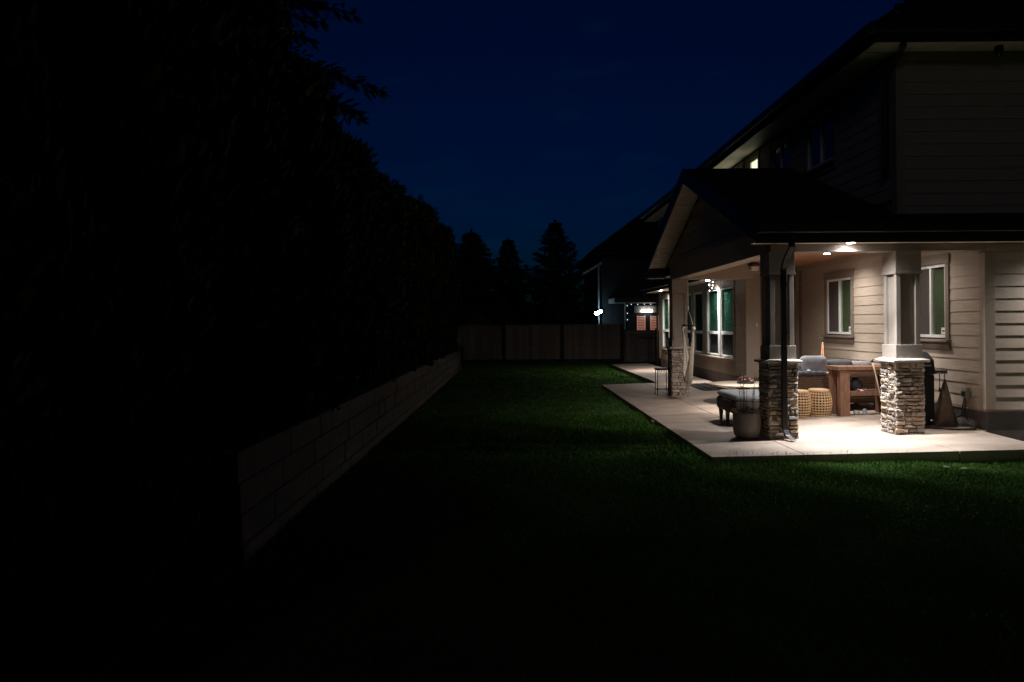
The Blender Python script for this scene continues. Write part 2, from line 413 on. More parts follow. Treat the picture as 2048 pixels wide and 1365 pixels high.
# back wall: smooth pilaster panels, door with a transom
MB().box(W3X - .022, W3X + .30, W2Y - .022, W2Y + .019, ZF + .021, CZ - .002).build('pilaster', SMOOTH, house, bevel=.003)
MB().box(W3X + .42, W3X + .70, W2Y - .05, W2Y - .024, CZ - .16, CZ - .003).build('trim_block', SMOOTH, house)
MB().box(W3X + .301, W3X + .36, W2Y - .035, W2Y + .018, ZF + .021, 2.86).box(W3X + 1.08, W3X + 1.14, W2Y - .035, W2Y + .018, ZF + .021, 2.86).box(W3X + .361, W3X + 1.079, W2Y - .035, W2Y + .018, 2.80, 2.86).box(W3X + .361, W3X + 1.079, W2Y - .03, W2Y + .018, 2.37, 2.43).build('door_casing', TRIM, house, bevel=.003)
door = MB().box(W3X + .361, W3X + 1.079, W2Y - .015, W2Y + .018, ZF + .021, 2.369).build('door', DOORM, house)
for a, b in ((.62, 1.25), (1.38, 2.25)):
    MB().box(W3X + .45, W3X + .99, W2Y - .024, W2Y - .016, a, b).build('door_panel', DOORM, door, bevel=.005)
MB().lathe((W3X + .42, W2Y - .05, 1.45), [(.012, -.03), (.03, -.015), (.03, .015), (.012, .03)], 12).build('handle', mat('satin_nickel', (.5, .48, .45), .3, metal=1), door)
MB().box(W3X + .361, W3X + 1.079, W2Y - .01, W2Y + .0, 2.431, 2.799).build('transom_pane', GLASSD, door)
MB().box(W3X + .20, W3X + .225, W2Y - .034, W2Y - .0225, 1.62, 1.70).build('door_bell', WHITE, house)
# garden-side wall with tall windows
tall = [(16.73, 17.72, .86, 2.58), (17.92, 18.95, .86, 2.58), (19.36, 20.38, .86, 2.58), (20.62, 21.6, .86, 2.58), (23.5, 24.5, .86, 2.58)]
holes = [grow((16.73, 21.6, .70, 2.62)), grow((23.5, 24.5, .86, 2.6))]
siding(w3, 'x', W3X, W2Y + .10, FARY - .13, ZF + .022, 2.80, holes)
for h in tall: window_x(W3X, *h, 'tall')
mm = MB()
for a, b in ((16.62, 16.728), (17.722, 17.918), (18.952, 19.358), (20.382, 20.618), (21.602, 21.71)):
    m_ = MB().box(W3X - .030, W3X + .09, a, b, .865, 2.58)
    m_.build('window_mullion', WHITE if (a, b) == (17.722, 17.918) else TRIM, house, bevel=.003)
MB().box(W3X - .034, W3X + .09, 16.6, 21.73, 2.583, 2.80).build('head_casing', TRIM, house)
MB().box(W3X - .10, W3X + .05, 16.58, 21.76, .80, .842).build('window_sill', SMOOTH, house, bevel=.005)
MB().box(W3X - .024, W3X + .09, 16.6, 21.73, ZF + .022, .799).build('sill_panel', SMOOTH, house)
casing_x(W3X, *tall[4])
MB().box(W3X - .026, W3X + .09, W2Y - .021, W2Y + .098, ZF + .021, CZ - .002).build('corner_board', SMOOTH, house, bevel=.003)
MB().box(W3X - .026, W3X + .05, FARY - .128, FARY, ZF + .021, 2.8).build('corner_board', TRIM, house)
MB().box(W3X - .01, W3X + .09, W2Y + .1, 16.95, 2.801, CZ - .003).build('frieze_board', SMOOTH, house)
# upper floor
upw = [(11.45, 12.5, 4.38, 5.25), (13.25, 14.2, 4.38, 5.25)]
litw = (14.95, 15.50, 4.45, 5.27); litw2 = (15.95, 17.2, 4.45, 5.27)
siding(u0, 'y', W0Y, W3X + .10, 13, 3.12, UZ1 - .12)
siding(u3, 'x', W3X, W0Y + .11, FARY - .01, 3.40, UZ1 - .02, [grow(h) for h in upw] + [grow(litw), grow(litw2)])
for h in upw: window_x(W3X, *h, 'dark'); casing_x(W3X, *h, head=.1)
for h in (litw, litw2): window_x(W3X, *h, 'lit'); casing_x(W3X, *h, head=.1)
MB().box(W3X - .024, W3X + .098, W0Y - .024, W0Y + .02, 3.12, UZ1 - .119).box(W3X - .024, W3X + .02, W0Y + .021, W0Y + .105, 3.12, UZ1 - .119).build('corner_board', SMOOTH, house)
MB().box(W3X - .01, 13, W0Y - .02, W0Y + .05, UZ1 - .118, UZ1 - .003).build('frieze_board', SMOOTH, house)

# upper eaves and hip roof
EX, EF, EB = 4.83, 9.22, 25.45
def soffit_boards(par, axis, fixed0, fixed1, a0, a1, z, step, m=SOFFIT, name='soffit_panel', th=.012):
    a = a0; k = 0
    while a < a1 - .01:
        b = min(a + step, a1)
        mb = MB()
        if axis == 'x': mb.box(a + .003, b - .003, fixed0, fixed1, z, z + th)
        else: mb.box(fixed0, fixed1, a + .003, b - .003, z, z + th)
        mb.build(name, m, par); a = b; k += 1
us = MB().box(EX + .02, 13, EF + .02, W0Y - .03, UZ1 + .014, UZ1 + .02).box(EX + .02, W3X - .03, W0Y - .029, EB - .02, UZ1 + .014, UZ1 + .02).build('upper_soffit', FASCIA, house)
soffit_boards(us, 'x', EF + .02, W0Y - .025, EX + .02, 9.0, UZ1, .10)
soffit_boards(us, 'y', EX + .02, W3X - .025, W0Y, EB - .02, UZ1, .30)
MB().box(EX, 13, EF, EF + .019, UZ1 - .012, UZ1 + .2).box(EX, EX + .019, EF + .02, EB, UZ1 - .012, UZ1 + .2).build('upper_fascia', FASCIA, house)
def gutter(pts, name='gutter'):        # box gutter along x or y, profile hung outside the fascia
    (x0, x1, y0, y1, z0, z1) = pts
    m = MB().box(x0, x1, y0, y1, z0, z1); return m.build(name, FASCIA, house, bevel=.012)
gutter((EX - .1, 13, EF - .11, EF - .002, UZ1 + .1, UZ1 + .23)); gutter((EX - .11, EX - .002, EF - .001, EB, UZ1 + .1, UZ1 + .23))
us_ = .75
hy = (EB - EF) / 2; top = UZ1 + .24
hr = MB(); k = hy * 1.0
hr.add([(EX - .03, EF - .03, top), (14, EF - .03, top), (14, EB + .03, top), (EX - .03, EB + .03, top),
        (EX + hy, EF + hy, top + us_ * hy), (14, EF + hy, top + us_ * hy),
        (EX - .03, EF - .03, top - .04), (14, EF - .03, top - .04), (14, EB + .03, top - .04), (EX - .03, EB + .03, top - .04)],
       [(0, 1, 5, 4), (3, 4, 5, 2), (0, 4, 3), (0, 6, 7, 1), (0, 3, 9, 6), (6, 9, 8, 7), (1, 2, 5), (1, 7, 8, 2), (3, 2, 8, 9)])
roof_u = hr.build('upper_roof', ROOF, house)
px_, py_ = EX + .75, EF + .55
MB().tube([(5.3, 9.53, top + .15), (5.3, 9.53, top + .38)], .04, 12).build('vent_pipe', BLACKM, roof_u)

# porch roof: gable over the porch, lean-to in front of the upper wall
def slope_z(y): return EAVEZ + SLP * (min(y, 2 * RIDY - y) - EY)
t = .13
YE2 = 2 * RIDY - EY
gr = MB()
gr.prism([(EY - .03, EAVEZ - .012), (RIDY, RIDZ), (YE2, EAVEZ), (YE2, EAVEZ - t), (RIDY, RIDZ - t), (EY - .03, EAVEZ - t)], 'x', RX0, W3X - .03)
roof_p = gr.build('porch_roof', ROOF, house)
zc = EAVEZ + SLP * (W0Y - EY)
MB().prism([(EY - .03, EAVEZ - .012), (W0Y - .03, zc), (W0Y - .03, zc - t), (EY - .03, EAVEZ - t)], 'x', W3X - .029, 13).build('porch_roof', ROOF, house)
MB().prism([(RIDY - .12, RIDZ - .04), (RIDY, RIDZ + .025), (RIDY + .12, RIDZ - .04), (RIDY, RIDZ + .002)], 'x', RX0, W3X - .03).build('ridge_cap', ROOF, roof_p)
# barge boards on the rake
def barge(ya, za, yb, zb, d0, d1, x0, x1, m=FASCIA, name='barge_board'):
    MB().prism([(ya, za - d0), (yb, zb - d0), (yb, zb - d1), (ya, za - d1)], 'x', x0, x1).build(name, m, house)
barge(EY - .03, EAVEZ + .015, RIDY - .001, RIDZ + .025, 0, .27, RX0 - .03, RX0 - .002)
barge(YE2, EAVEZ + .015, RIDY + .001, RIDZ + .025, 0, .27, RX0 - .03, RX0 - .002)
# rake soffit boards between barge and gable wall, both slopes
for sgn in (0, 1):
    n = 26
    for i in range(n):
        a, b = i / n, (i + 1) / n
        ya, yb = (EY + .1 + (RIDY - .03 - EY - .1) * a + .009, EY + .1 + (RIDY - .03 - EY - .1) * b - .009)
        za, zb = EAVEZ + SLP * (ya - EY) - t - .03, EAVEZ + SLP * (yb - EY) - t - .03
        if sgn: ya, yb = 2 * RIDY - ya, 2 * RIDY - yb
        MB().prism([(ya, za), (yb, zb), (yb, zb + .012), (ya, za + .012)], 'x', RX0, GX - .002).build('rake_soffit_board', SOFFIT, house)
# gable wall with boards
gw = MB().prism([(EY + .3, BZ + .36), (YE2 - .3, BZ + .36), (RIDY, RIDZ - t - .06)], 'x', GX + .03, GX + .1).build('gable_wall', SMOOTH, house)
def gclip(z):
    h = (RIDZ - t - .05 - z) / SLP; return (max(RIDY - h, EY + .26), min(RIDY + h, YE2 - .26))
siding(gw, 'x', GX + .02, 0, 0, BZ + .36, RIDZ - .3, clip=gclip)
# beams between the columns
BX0, BX1 = 3.555, 3.835
MB().box(BX0, BX1, 9.56, 15.60, BZ, BZ + .36).build('porch_beam', SMOOTH, house, bevel=.004)
MB().box(BX1 + .001, W1X - .03, 9.56, 9.83, BZ, SOFZ + .3).build('porch_beam', SHAFT, house, bevel=.004)
MB().box(BX1 + .001, W3X - .03, 15.32, 15.60, BZ, CZ + .02).build('porch_beam', SMOOTH, house, bevel=.004)
# porch ceiling: tongue-and-groove boards
cl = MB().box(BX1, W1X + .1, 9.84, W2Y + .02, CZ + .014, CZ + .03).build('porch_ceiling', CEIL, house)
soffit_boards(cl, 'y', BX1 + .002, W1X - .001, 9.84, 15.318, CZ, .145, CEIL, 'ceiling_board', .013)
soffit_boards(cl, 'y', W3X + .001, W1X - .001, 15.322, W2Y - .03, CZ, .145, CEIL, 'ceiling_board', .013)
# front eave: soffit, fascia, gutter
es = MB().box(RX0 + .02, 13, EY + .02, 9.558, SOFZ + .013, SOFZ + .02).box(W1X, 13, 9.559, W0Y - .02, SOFZ + .013, SOFZ + .02).build('eave_soffit', FASCIA, house)
soffit_boards(es, 'x', EY + .02, 9.556, RX0 + .02, 9.5, SOFZ, .30)
MB().box(RX0, 13, EY, EY + .019, SOFZ - .012, SOFZ + .16).build('fascia', FASCIA, house)
gutter((RX0 + .02, 13, EY - .12, EY - .002, SOFZ + .115, SOFZ + .255))
# far eave return of the gable and pent eave along the garden side
MB().box(RX0, GX, 16.6, YE2 + .02, 2.78, 3.03).build('eave_return', FASCIA, house)
MB().box(RX0 - .02, W3X - .03, YE2 + .001, YE2 + .02, 2.78, 3.0).build('fascia', FASCIA, house)
MB().box(GX + .01, W3X - .03, 15.62, YE2, 2.80, 2.815).build('eave_soffit', SOFFIT, house)
MB().box(4.83, W3X - .03, YE2 + .021, 25.5, 2.80, 2.815).build('eave_soffit', SOFFIT, house)
MB().box(4.81, 4.829, YE2 + .021, 25.5, 2.79, 2.99).build('fascia', FASCIA, house)
MB().prism([(4.80, 3.0), (W3X - .025, 3.22), (W3X - .025, 3.12), (4.80, 2.97)], 'y', YE2 + .03, 25.55).build('pent_roof', ROOF, house)
gutter((4.70, 4.808, YE2 + .04, 25.5, 2.87, 2.98))
MB().tube([(4.76, 25.42, 2.87), (4.86, 25.40, 2.72), (W3X - .06, 25.18, 2.45), (W3X - .06, 25.18, .2)], .035, 8).build('downspout', FASCIA, house)
# downspouts
def spout(pts, sx, sy, name='downspout'):
    m = MB(); P = [Vector(p) for p in pts]
    vs_, fs_ = [], []
    for p in P: vs_ += [(p.x - sx, p.y - sy, p.z), (p.x + sx, p.y - sy, p.z), (p.x + sx, p.y + sy, p.z), (p.x - sx, p.y + sy, p.z)]
    for i in range(len(P) - 1):
        for j in range(4): fs_.append((i * 4 + j, i * 4 + (j + 1) % 4, i * 4 + 4 + (j + 1) % 4, i * 4 + 4 + j))
    fs_ += [(3, 2, 1, 0), tuple((len(P) - 1) * 4 + j for j in range(4))]
    m.add(vs_, fs_); o = m.build(name, FASCIA, house, bevel=.008); return o
ds = spout([(3.72, 9.25, 2.89), (3.72, 9.25, 2.70), (3.685, 9.36, 2.55), (3.685, 9.445, 2.42), (3.685, 9.445, .26), (3.70, 9.40, .19), (3.74, 9.28, .135)], .037, .028)
for z in (1.55, 2.2): MB().box(3.645, 3.725, 9.412, 9.476, z, z + .03).build('pipe_strap', FASCIA, ds)
spout([(5.24, 9.30, UZ1 + .1), (5.24, 9.30, UZ1 - .06), (5.24, W0Y + .12, UZ1 - .3), (5.24, W0Y + .12, 3.75)], .035, .03)

# columns: tapered stone pier of single stones, cap, boxed shaft with recessed panels
def stone_mesh(i):
    r = random.Random(100 + i); m = MB()
    def j(a): return r.uniform(-a, a)
    bk = [(-.5, 0, -.5), (.5, 0, -.5), (.5, 0, .5), (-.5, 0, .5)]
    md = [(x * (1 + j(.04)), -.55 + j(.1), z * (1 + j(.06))) for x, _, z in bk]
    mids = [((md[q][0] + md[(q + 1) % 4][0]) / 2 + j(.05), -.6 + j(.1), (md[q][2] + md[(q + 1) % 4][2]) / 2 + j(.05)) for q in range(4)]
    fr = [(x * .82 + j(.07), -1 + j(.16), z * .72 + j(.1)) for x, _, z in bk]
    ce = (j(.2), -1.08 + j(.14), j(.2))
    v = bk + md + fr + mids + [ce]; f = []
    for q in range(4):
        n_ = (q + 1) % 4
        f += [(q, n_, 12 + q), (q, 12 + q, 4 + q), (n_, 4 + n_, 12 + q), (4 + q, 12 + q, 8 + q), (12 + q, 4 + n_, 8 + n_), (12 + q, 8 + n_, 8 + q), (8 + q, 8 + n_, 16)]
    m.add(v, f); return m.mesh('stone', STONE)
STONES = [stone_mesh(i) for i in range(24)]
CW = .39
def column(x0, y0, singles, seed):
    r = random.Random(seed); x1, y1 = x0 + CW, y0 + CW; cx, cy = x0 + CW / 2, y0 + CW / 2
    zb = zp(cx) - .006; zt = 1.145
    ins = .035
    c = MB().box(x0 + ins, x1 - ins, y0 + ins, y1 - ins, zb, zt).build('porch_column', MORTAR, house)
    rest = MB()
    faces = [('f', (0, -1)), ('l', (-1, 0)), ('r', (1, 0)), ('b', (0, 1))]
    for fc, nrm in faces:
        z = zb
        while z < zt - .012:
            h = r.choice([.034, .042, .05, .058, .07]); h = min(h, zt - z)
            if zt - z - h < .02: h = zt - z
            a = -CW / 2 + (r.uniform(-.05, .02) if fc in 'fb' else r.uniform(-.02, .03))
            while a < CW / 2 - .012:
                L = r.uniform(.06, .2); b = min(a + L, CW / 2 + (.008 if fc in 'fb' else -.004))
                if CW / 2 - b < .035: b = CW / 2 + (.006 if fc in 'fb' else -.006)
                a_ = max(a, -CW / 2 - .006 if fc in 'fb' else -CW / 2 + .006)
                if b - a_ > .02:
                    mid = (a_ + b) / 2; dep = r.uniform(.032, .058)
                    ang = {'f': 0, 'l': -math.pi / 2, 'r': math.pi / 2, 'b': math.pi}[fc]
                    off = CW / 2 - ins - .004
                    px = cx + nrm[0] * off + (mid if fc == 'f' else -mid if fc == 'b' else 0)
                    py = cy + nrm[1] * off + (-mid if fc == 'l' else mid if fc == 'r' else 0)
                    me = STONES[r.randrange(24)]
                    tilt = r.uniform(-.03, .03)
                    if singles and fc != 'b':
                        o = put('stone', me, c, (px, py, z + h / 2)); o.scale = (b - a_ - .004, dep, h - .004); o.rotation_euler = (0, tilt, ang)
                    else:
                        M = Matrix.Translation((px, py, z + h / 2)) @ Matrix.Rotation(ang, 4, 'Z') @ Matrix.Rotation(tilt, 4, 'Y') @ Matrix.Diagonal((b - a_ - .004, dep, h - .004, 1))
                        rest.add([M @ v.co for v in me.vertices], [tuple(p.vertices) for p in me.polygons])
                a = b
            z += h
    if rest.v: tag(rest.build('stonework', STONE, c), kind='stuff')
    cap = MB(); e = .052
    cap.add([(x0 - e, y0 - e, zt + .002), (x1 + e, y0 - e, zt + .002), (x1 + e, y1 + e, zt + .002), (x0 - e, y1 + e, zt + .002),
             (x0 - e, y0 - e, zt + .036), (x1 + e, y0 - e, zt + .036), (x1 + e, y1 + e, zt + .036), (x0 - e, y1 + e, zt + .036),
             (x0 + .03, y0 + .03, zt + .062), (x1 - .03, y0 + .03, zt + .062), (x1 - .03, y1 - .03, zt + .062), (x0 + .03, y1 - .03, zt + .062)],
            [(3, 2, 1, 0)] + [(i + q * 4, (i + 1) % 4 + q * 4, (i + 1) % 4 + q * 4 + 4, i + q * 4 + 4) for q in (0, 1) for i in range(4)] + [(8, 9, 10, 11)])
    cap.build('cap_stone', CAPST, c, bevel=.006)
    s = .163; zpl = zt + .055
    MB().box(cx - s - .018, cx + s + .018, cy - s - .018, cy + s + .018, zpl, 1.385).build('plinth', SHAFT, c, bevel=.005)
    ztp = 2.375; ci = .125
    MB().box(cx - ci, cx + ci, cy - ci, cy + ci, 1.3851, ztp).build('shaft_panel', SHAFT, c)
    for sx in (-1, 1):
        for sy in (-1, 1):
            xa, xb = sorted((cx + sx * s, cx + sx * (s - .062))); ya, yb = sorted((cy + sy * s, cy + sy * (s - .062)))
            MB().box(xa, xb, ya, yb, 1.3852, ztp - .0005).build('corner_post', SHAFT, c, bevel=.004)
    MB().box(cx - s - .012, cx + s + .012, cy - s - .012, cy + s + .012, ztp, BZ - .001).build('capital', SHAFT, c, bevel=.005)
    MB().box(cx - s - .02, cx + s + .02, cy - s - .02, cy + s + .02, ztp - .022, ztp + .012).build('neck_moulding', SHAFT, c, bevel=.003)
    return c
column(3.50, 9.50, True, 1); column(5.22, 9.50, True, 2); column(3.50, 15.25, False, 3)

# recessed pot lights: white trim, glowing lens and the lamp itself
LENS = emit('pot_lens', (1, .965, .92), 80)
def pot(x, y, z, beam, spill, angle=54, blend=.75, col=(1, .97, .92), r=.05, wide=146):
    tr = MB().lathe((x, y, z), [(r + .022, -.004), (r + .022, .002), (r, .002), (r, -.004)], 28).build('pot_light', WHITE, house)
    MB().lathe((x, y, z), [(r, -.0085), (r, -.0045)], 24, False).build('lens', LENS, tr)
    for nm, en, an, bl in (('pot_beam', beam, angle, blend), ('pot_spill', spill, wide, 1)):
        L = bpy.data.lights.new(nm, 'SPOT'); L.energy = en; L.spot_size = rad(an); L.spot_blend = bl; L.color = col; L.shadow_soft_size = .045
        o = bpy.data.objects.new(nm, L); COL.objects.link(o); o.parent = tr; o.location = Vector((x, y, z - .02)) - base(tr)
    return tr
pot(4.59, 9.43, SOFZ, 1000, 310, 74, .85, (.93, .97, 1), wide=153)
pot(5.84, 12.9, CZ, 340, 190)
pot(4.50, 12.75, CZ, 430, 300, wide=156)
pot(5.84, 10.75, CZ, 200, 75)  # unseen pot, added to brighten the near end of the right wall
pot(5.06, 17.95, 2.80, 430, 120)
pot(4.98, 23.2, 2.80, 380, 330, wide=168)
pot(7.95, 9.37, SOFZ, 450, 400, 60, .8, (1, .98, .95), wide=156)

# ------------------------------------------------------------------ things on the porch
WICK = mat('brown_wicker', (.17, .105, .07), .6, .25, 40, bump=.5, bscale=120)
CUSH = mat('grey_cushion', (.21, .205, .22), .85, .08, 12, bump=.25, bscale=160)
CUSHD = mat('charcoal_throw', (.06, .06, .068), .9, .1, 14, bump=.3, bscale=160)
WOOD = mat('brown_timber', (.21, .105, .065), .55, .22, 5, bump=.25, stretch=(6, 6, 1.2), rnd=.12)
BAMB = mat('woven_bamboo', (.60, .375, .20), .55, .12, 14, bump=.2, rnd=.08)
OTTO = mat('brown_upholstery', (.055, .04, .033), .85, .12, 12, bump=.25, bscale=140)
OTTOT = mat('grey_seat_fabric', (.27, .265, .275), .85, .07, 12, bump=.25, bscale=140)

def pillow(par, c, sx, sy, sz, m, name, tilt=0., rz=0., label=None, p=.36):
    # soft cushion: superellipsoid with a pinched rim
    V, F = [], []; nu, nv = 28, 14
    def sp(a, e): return math.copysign(abs(a) ** e, a)
    for i in range(nv + 1):
        ph = -math.pi / 2 + math.pi * i / nv
        for j in range(nu):
            th = 2 * math.pi * j / nu
            x = sp(math.cos(ph), .75) * sp(math.cos(th), p); z = sp(math.cos(ph), .75) * sp(math.sin(th), p); y = sp(math.sin(ph), .8)
            q = Vector((x * sx / 2, y * sy / 2, z * sz / 2))
            q = Matrix.Rotation(rz, 3, 'Z') @ (Matrix.Rotation(tilt, 3, 'X') @ q); V.append(q + Vector(c))
    for i in range(nv):
        for j in range(nu): F.append((i * nu + j, i * nu + (j + 1) % nu, (i + 1) * nu + (j + 1) % nu, (i + 1) * nu + j))
    mb = MB(); mb.add(V, F, True); return mb.build(name, m, par, label=label)

# wicker sofa seen from behind
SX0, SX1, SY0, SY1 = 4.72, 6.42, 12.16, 12.98; sz = zp(5.5)
sofa = empty('wicker_sofa', (5.57, 12.5, sz), 'brown wicker sofa with grey cushions, its back turned to the lawn', 'sofa')
MB().box(SX0, SX1, SY0, SY0 + .07, sz + .12, .80).build('back_panel', WICK, sofa, bevel=.02)
for i in range(13):       # horizontal bands of the weave
    z = sz + .14 + i * .037
    MB().tube([(SX0 + .02, SY0 - .001, z), (SX1 - .02, SY0 - .001, z)], .0145, 6).build('wicker_band', WICK, sofa)
MB().tube([(SX0 + .01, SY0 + .03, .805), (SX1 - .01, SY0 + .03, .805)], .028, 8).build('top_rail', mat('wicker_rail', (.36, .25, .18), .5, .1, 30), sofa)
for x in (SX0, SX1 - .12): MB().box(x, x + .12, SY0 + .071, SY1, sz + .12, .74).build('arm', WICK, sofa, bevel=.02)
MB().box(SX0 + .121, SX1 - .121, SY0 + .071, SY1 - .01, sz + .12, sz + .30).build('seat_base', WICK, sofa)
for x in (SX0 + .03, SX1 - .09):
    for y in (SY0 + .02, SY1 - .08): MB().box(x, x + .06, y, y + .06, sz - .004, sz + .119).build('leg', BLACKM, sofa)
for i in range(3):
    a = SX0 + .13 + i * .485; MB().cham(a, a + .475, SY0 + .11, SY1, sz + .301, sz + .46, .035).build('seat_cushion', CUSH, sofa)
pillow(sofa, (4.99, 12.38, .845), .52, .20, .40, CUSH, 'back_cushion', -.18)
pillow(sofa, (5.33, 12.33, .885), .48, .20, .46, CUSH, 'back_cushion', -.18)
pillow(sofa, (5.80, 12.38, .83), .50, .20, .42, CUSHD, 'back_cushion', -.2)
pillow(sofa, (6.18, 12.40, .80), .44, .20, .42, CUSH, 'back_cushion', -.2)
th = MB(); n = 26                       # a charcoal throw folded over the back rail
prof = [(SY0 + .13, .80), (SY0 + .08, .848), (SY0 + .02, .850), (SY0 - .03, .838), (SY0 - .036, .80), (SY0 - .036, .775)]
V = []
for i in range(n + 1):
    x = 4.86 + (5.46 - 4.86) * i / n
    for y, z in prof: V.append((x, y + .006 * math.sin(i * .9), z + .006 * math.sin(i * 1.3 + y * 9)))
F = [(i * 6 + j, i * 6 + j + 1, i * 6 + 7 + j, i * 6 + 6 + j) for i in range(n) for j in range(5)]
th.add(V, F, True); o = th.build('folded_throw', CUSHD); md = o.modifiers.new('solid', 'SOLIDIFY'); md.thickness = .012
thingbase(o, (5.16, SY0, .80)); tag(o, 'charcoal throw folded over the back of the wicker sofa', 'blanket')
o = MB().cham(5.155, 5.20, SY0 - .02, SY0 + .045, .853, .872, .006).build('phone', mat('white_gloss', (.85, .85, .83), .25))
thingbase(o, (5.18, SY0 + .01, .853)); tag(o, 'small white device lying on the charcoal throw on the sofa', 'device')

# slim wooden tripod standing behind the sofa
tp = empty('tripod', (5.98, 13.5, sz), 'slim orange wooden tripod standing behind the grey sofa cushions', 'tripod')
for dx, dy in ((-.075, -.03), (.05, -.09), (.06, .10)):
    MB().tube([(5.98 + dx, 13.5 + dy, zp(6.0) - .002), (6.01 + dx * .06, 13.5 + dy * .06, 1.33)], [.010, .007], 8).build('leg', mat('orange_wood', (.40, .19, .09), .5, .1, 10), tp)
MB().tube([(6.01, 13.5, 1.32), (6.01, 13.5, 1.35)], .014, 10).build('hub', BLACKM, tp)

# chunky console table with lower shelf
tb = zp(5.8)
con = empty('console_table', (5.9, 11.6, tb), 'chunky brown timber console table with lower shelf beside the barrel stools', 'table')
TX0, TX1, TY0, TY1 = 5.30, 6.34, 11.36, 11.82
for i in range(3):
    a = TY0 + i * (TY1 - TY0) / 3; MB().box(TX0, TX1, a + .002, a + (TY1 - TY0) / 3 - .002, .915, .975).build('top_plank', WOOD, con, bevel=.005)
for x in (TX0 + .05, TX1 - .21):
    for y in (TY0 + .02, TY1 - .14): MB().box(x, x + .16, y, y + .12, zp(x) - .003, .914).build('leg', WOOD, con, bevel=.006)
MB().box(TX0 + .211, TX1 - .211, TY0 + .03, TY0 + .07, .845, .913).build('apron', WOOD, con, bevel=.004)
for i in range(3):
    a = TY0 + .02 + i * .14; MB().box(TX0 + .211, TX1 - .211, a, a + .135, .535, .568).build('shelf_plank', WOOD, con, bevel=.004)
MB().box(TX0 + .211, TX1 - .211, TY0 + .012, TY0 + .019, .50, .575).build('shelf_rail', WOOD, con, bevel=.003)
bag = MB(); bag.lathe((5.68, 11.55, .569), [(.075, 0), (.11, .03), (.115, .09), (.09, .15), (.045, .185), (.05, .21), (.01, .212)], 18)
o = bag.build('dark_bag', mat('dark_bag', (.02, .018, .02), .6, .2, 20)); thingbase(o, (5.68, 11.55, .569)); tag(o, 'dark drawstring bag on the console table shelf', 'bag')
o = MB(); V = []
for i in range(9):
    for j in range(9): V.append((5.62 + .022 * i, 11.40 + .014 * j, .571 + .035 * max(0, math.sin(i * 1.1) * math.cos(j * .9)) + .006))
o.add(V, [(i * 9 + j, i * 9 + j + 1, i * 9 + 10 + j, i * 9 + 9 + j) for i in range(8) for j in range(8)], True)
o = o.build('pink_cloth', mat('pink_cloth', (.50, .25, .27), .9, .15, 30)); md = o.modifiers.new('solid', 'SOLIDIFY'); md.thickness = .008
thingbase(o, (5.7, 11.45, .571)); tag(o, 'crumpled pink cloth in front of the dark bag on the shelf', 'cloth')
for k, (x, y, h, r_, m_, lb) in enumerate([(5.80, 11.50, .10, .035, mat('glass_jar', (.5, .52, .5), .15, .05, 10), 'short pale glass jar standing on the floor under the console table'),
                                       (5.70, 11.56, .07, .05, mat('white_bowl', (.6, .55, .52), .3, .05, 10), 'low white bowl on the floor under the console table')]):
    o = MB().lathe((x, y, zp(x) - .002), [(r_ * .8, 0), (r_, h * .2), (r_, h * .75), (r_ * .7, h * .9), (r_ * .72, h)], 16).build('jar' if k == 0 else 'bowl', m_)
    thingbase(o, (x, y, zp(x))); tag(o, lb, 'jar' if k == 0 else 'bowl')
o = empty('wooden_pole', (6.0, 11.1, zp(6)), 'thin wooden pole leaning against the console table behind the right stone column', 'pole')
MB().tube([(5.87, 10.98, zp(5.87)), (5.865, 11.30, .92), (5.86, 11.355, 1.05)], .012, 8).build('shaft', mat('pale_wood', (.48, .33, .22), .6, .15, 10), o)
MB().tube([(5.86, 11.352, 1.045), (5.86, 11.36, 1.09)], .016, 8).build('grip', BLACKM, o)

# bamboo barrel stools with square openings
def barrel(x, y, label):
    b = empty('barrel_stool', (x, y, zp(x) - .002), label, 'stool', 'woven bamboo barrel stools')
    H, n, rows_ = .43, 25, 9
    def rr(t): return .135 + .058 * math.sin(math.pi * (.08 + .84 * t)) ** .9
    z0 = zp(x) - .002
    for k in range(n):                 # upright canes
        a = 2 * math.pi * k / n
        pts = [(x + rr(t) * math.cos(a), y + rr(t) * math.sin(a), z0 + H * t) for t in [i / 10 for i in range(11)]]
        MB().tube(pts, .0100, 5, False).build('upright_cane', BAMB, b)
    for i in range(rows_ + 1):         # hoops
        t = .03 + .94 * i / rows_; r_ = rr(t); m = MB(); wth = .0098 if 0 < i < rows_ else .018
        m.lathe((x, y, z0 + H * t), [(r_ - .006, -wth), (r_ + .008, -wth), (r_ + .008, wth), (r_ - .006, wth), (r_ - .006, -wth)], 40)
        m.f = m.f[:-2]; m.sm = m.sm[:-2]
        m.build('hoop', BAMB, b)
    MB().lathe((x, y, z0 + H), [(.02, -.012), (.145, -.012), (.155, .0), (.148, .012), (.02, .016)], 40).build('seat', BAMB, b)
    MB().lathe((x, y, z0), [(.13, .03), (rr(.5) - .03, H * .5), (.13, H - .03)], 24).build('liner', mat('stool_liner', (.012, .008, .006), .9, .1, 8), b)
    return b
barrel(5.10, 11.60, 'woven bamboo barrel stool standing against the console table leg')
barrel(4.73, 11.54, 'woven bamboo barrel stool half hidden by the left stone column')

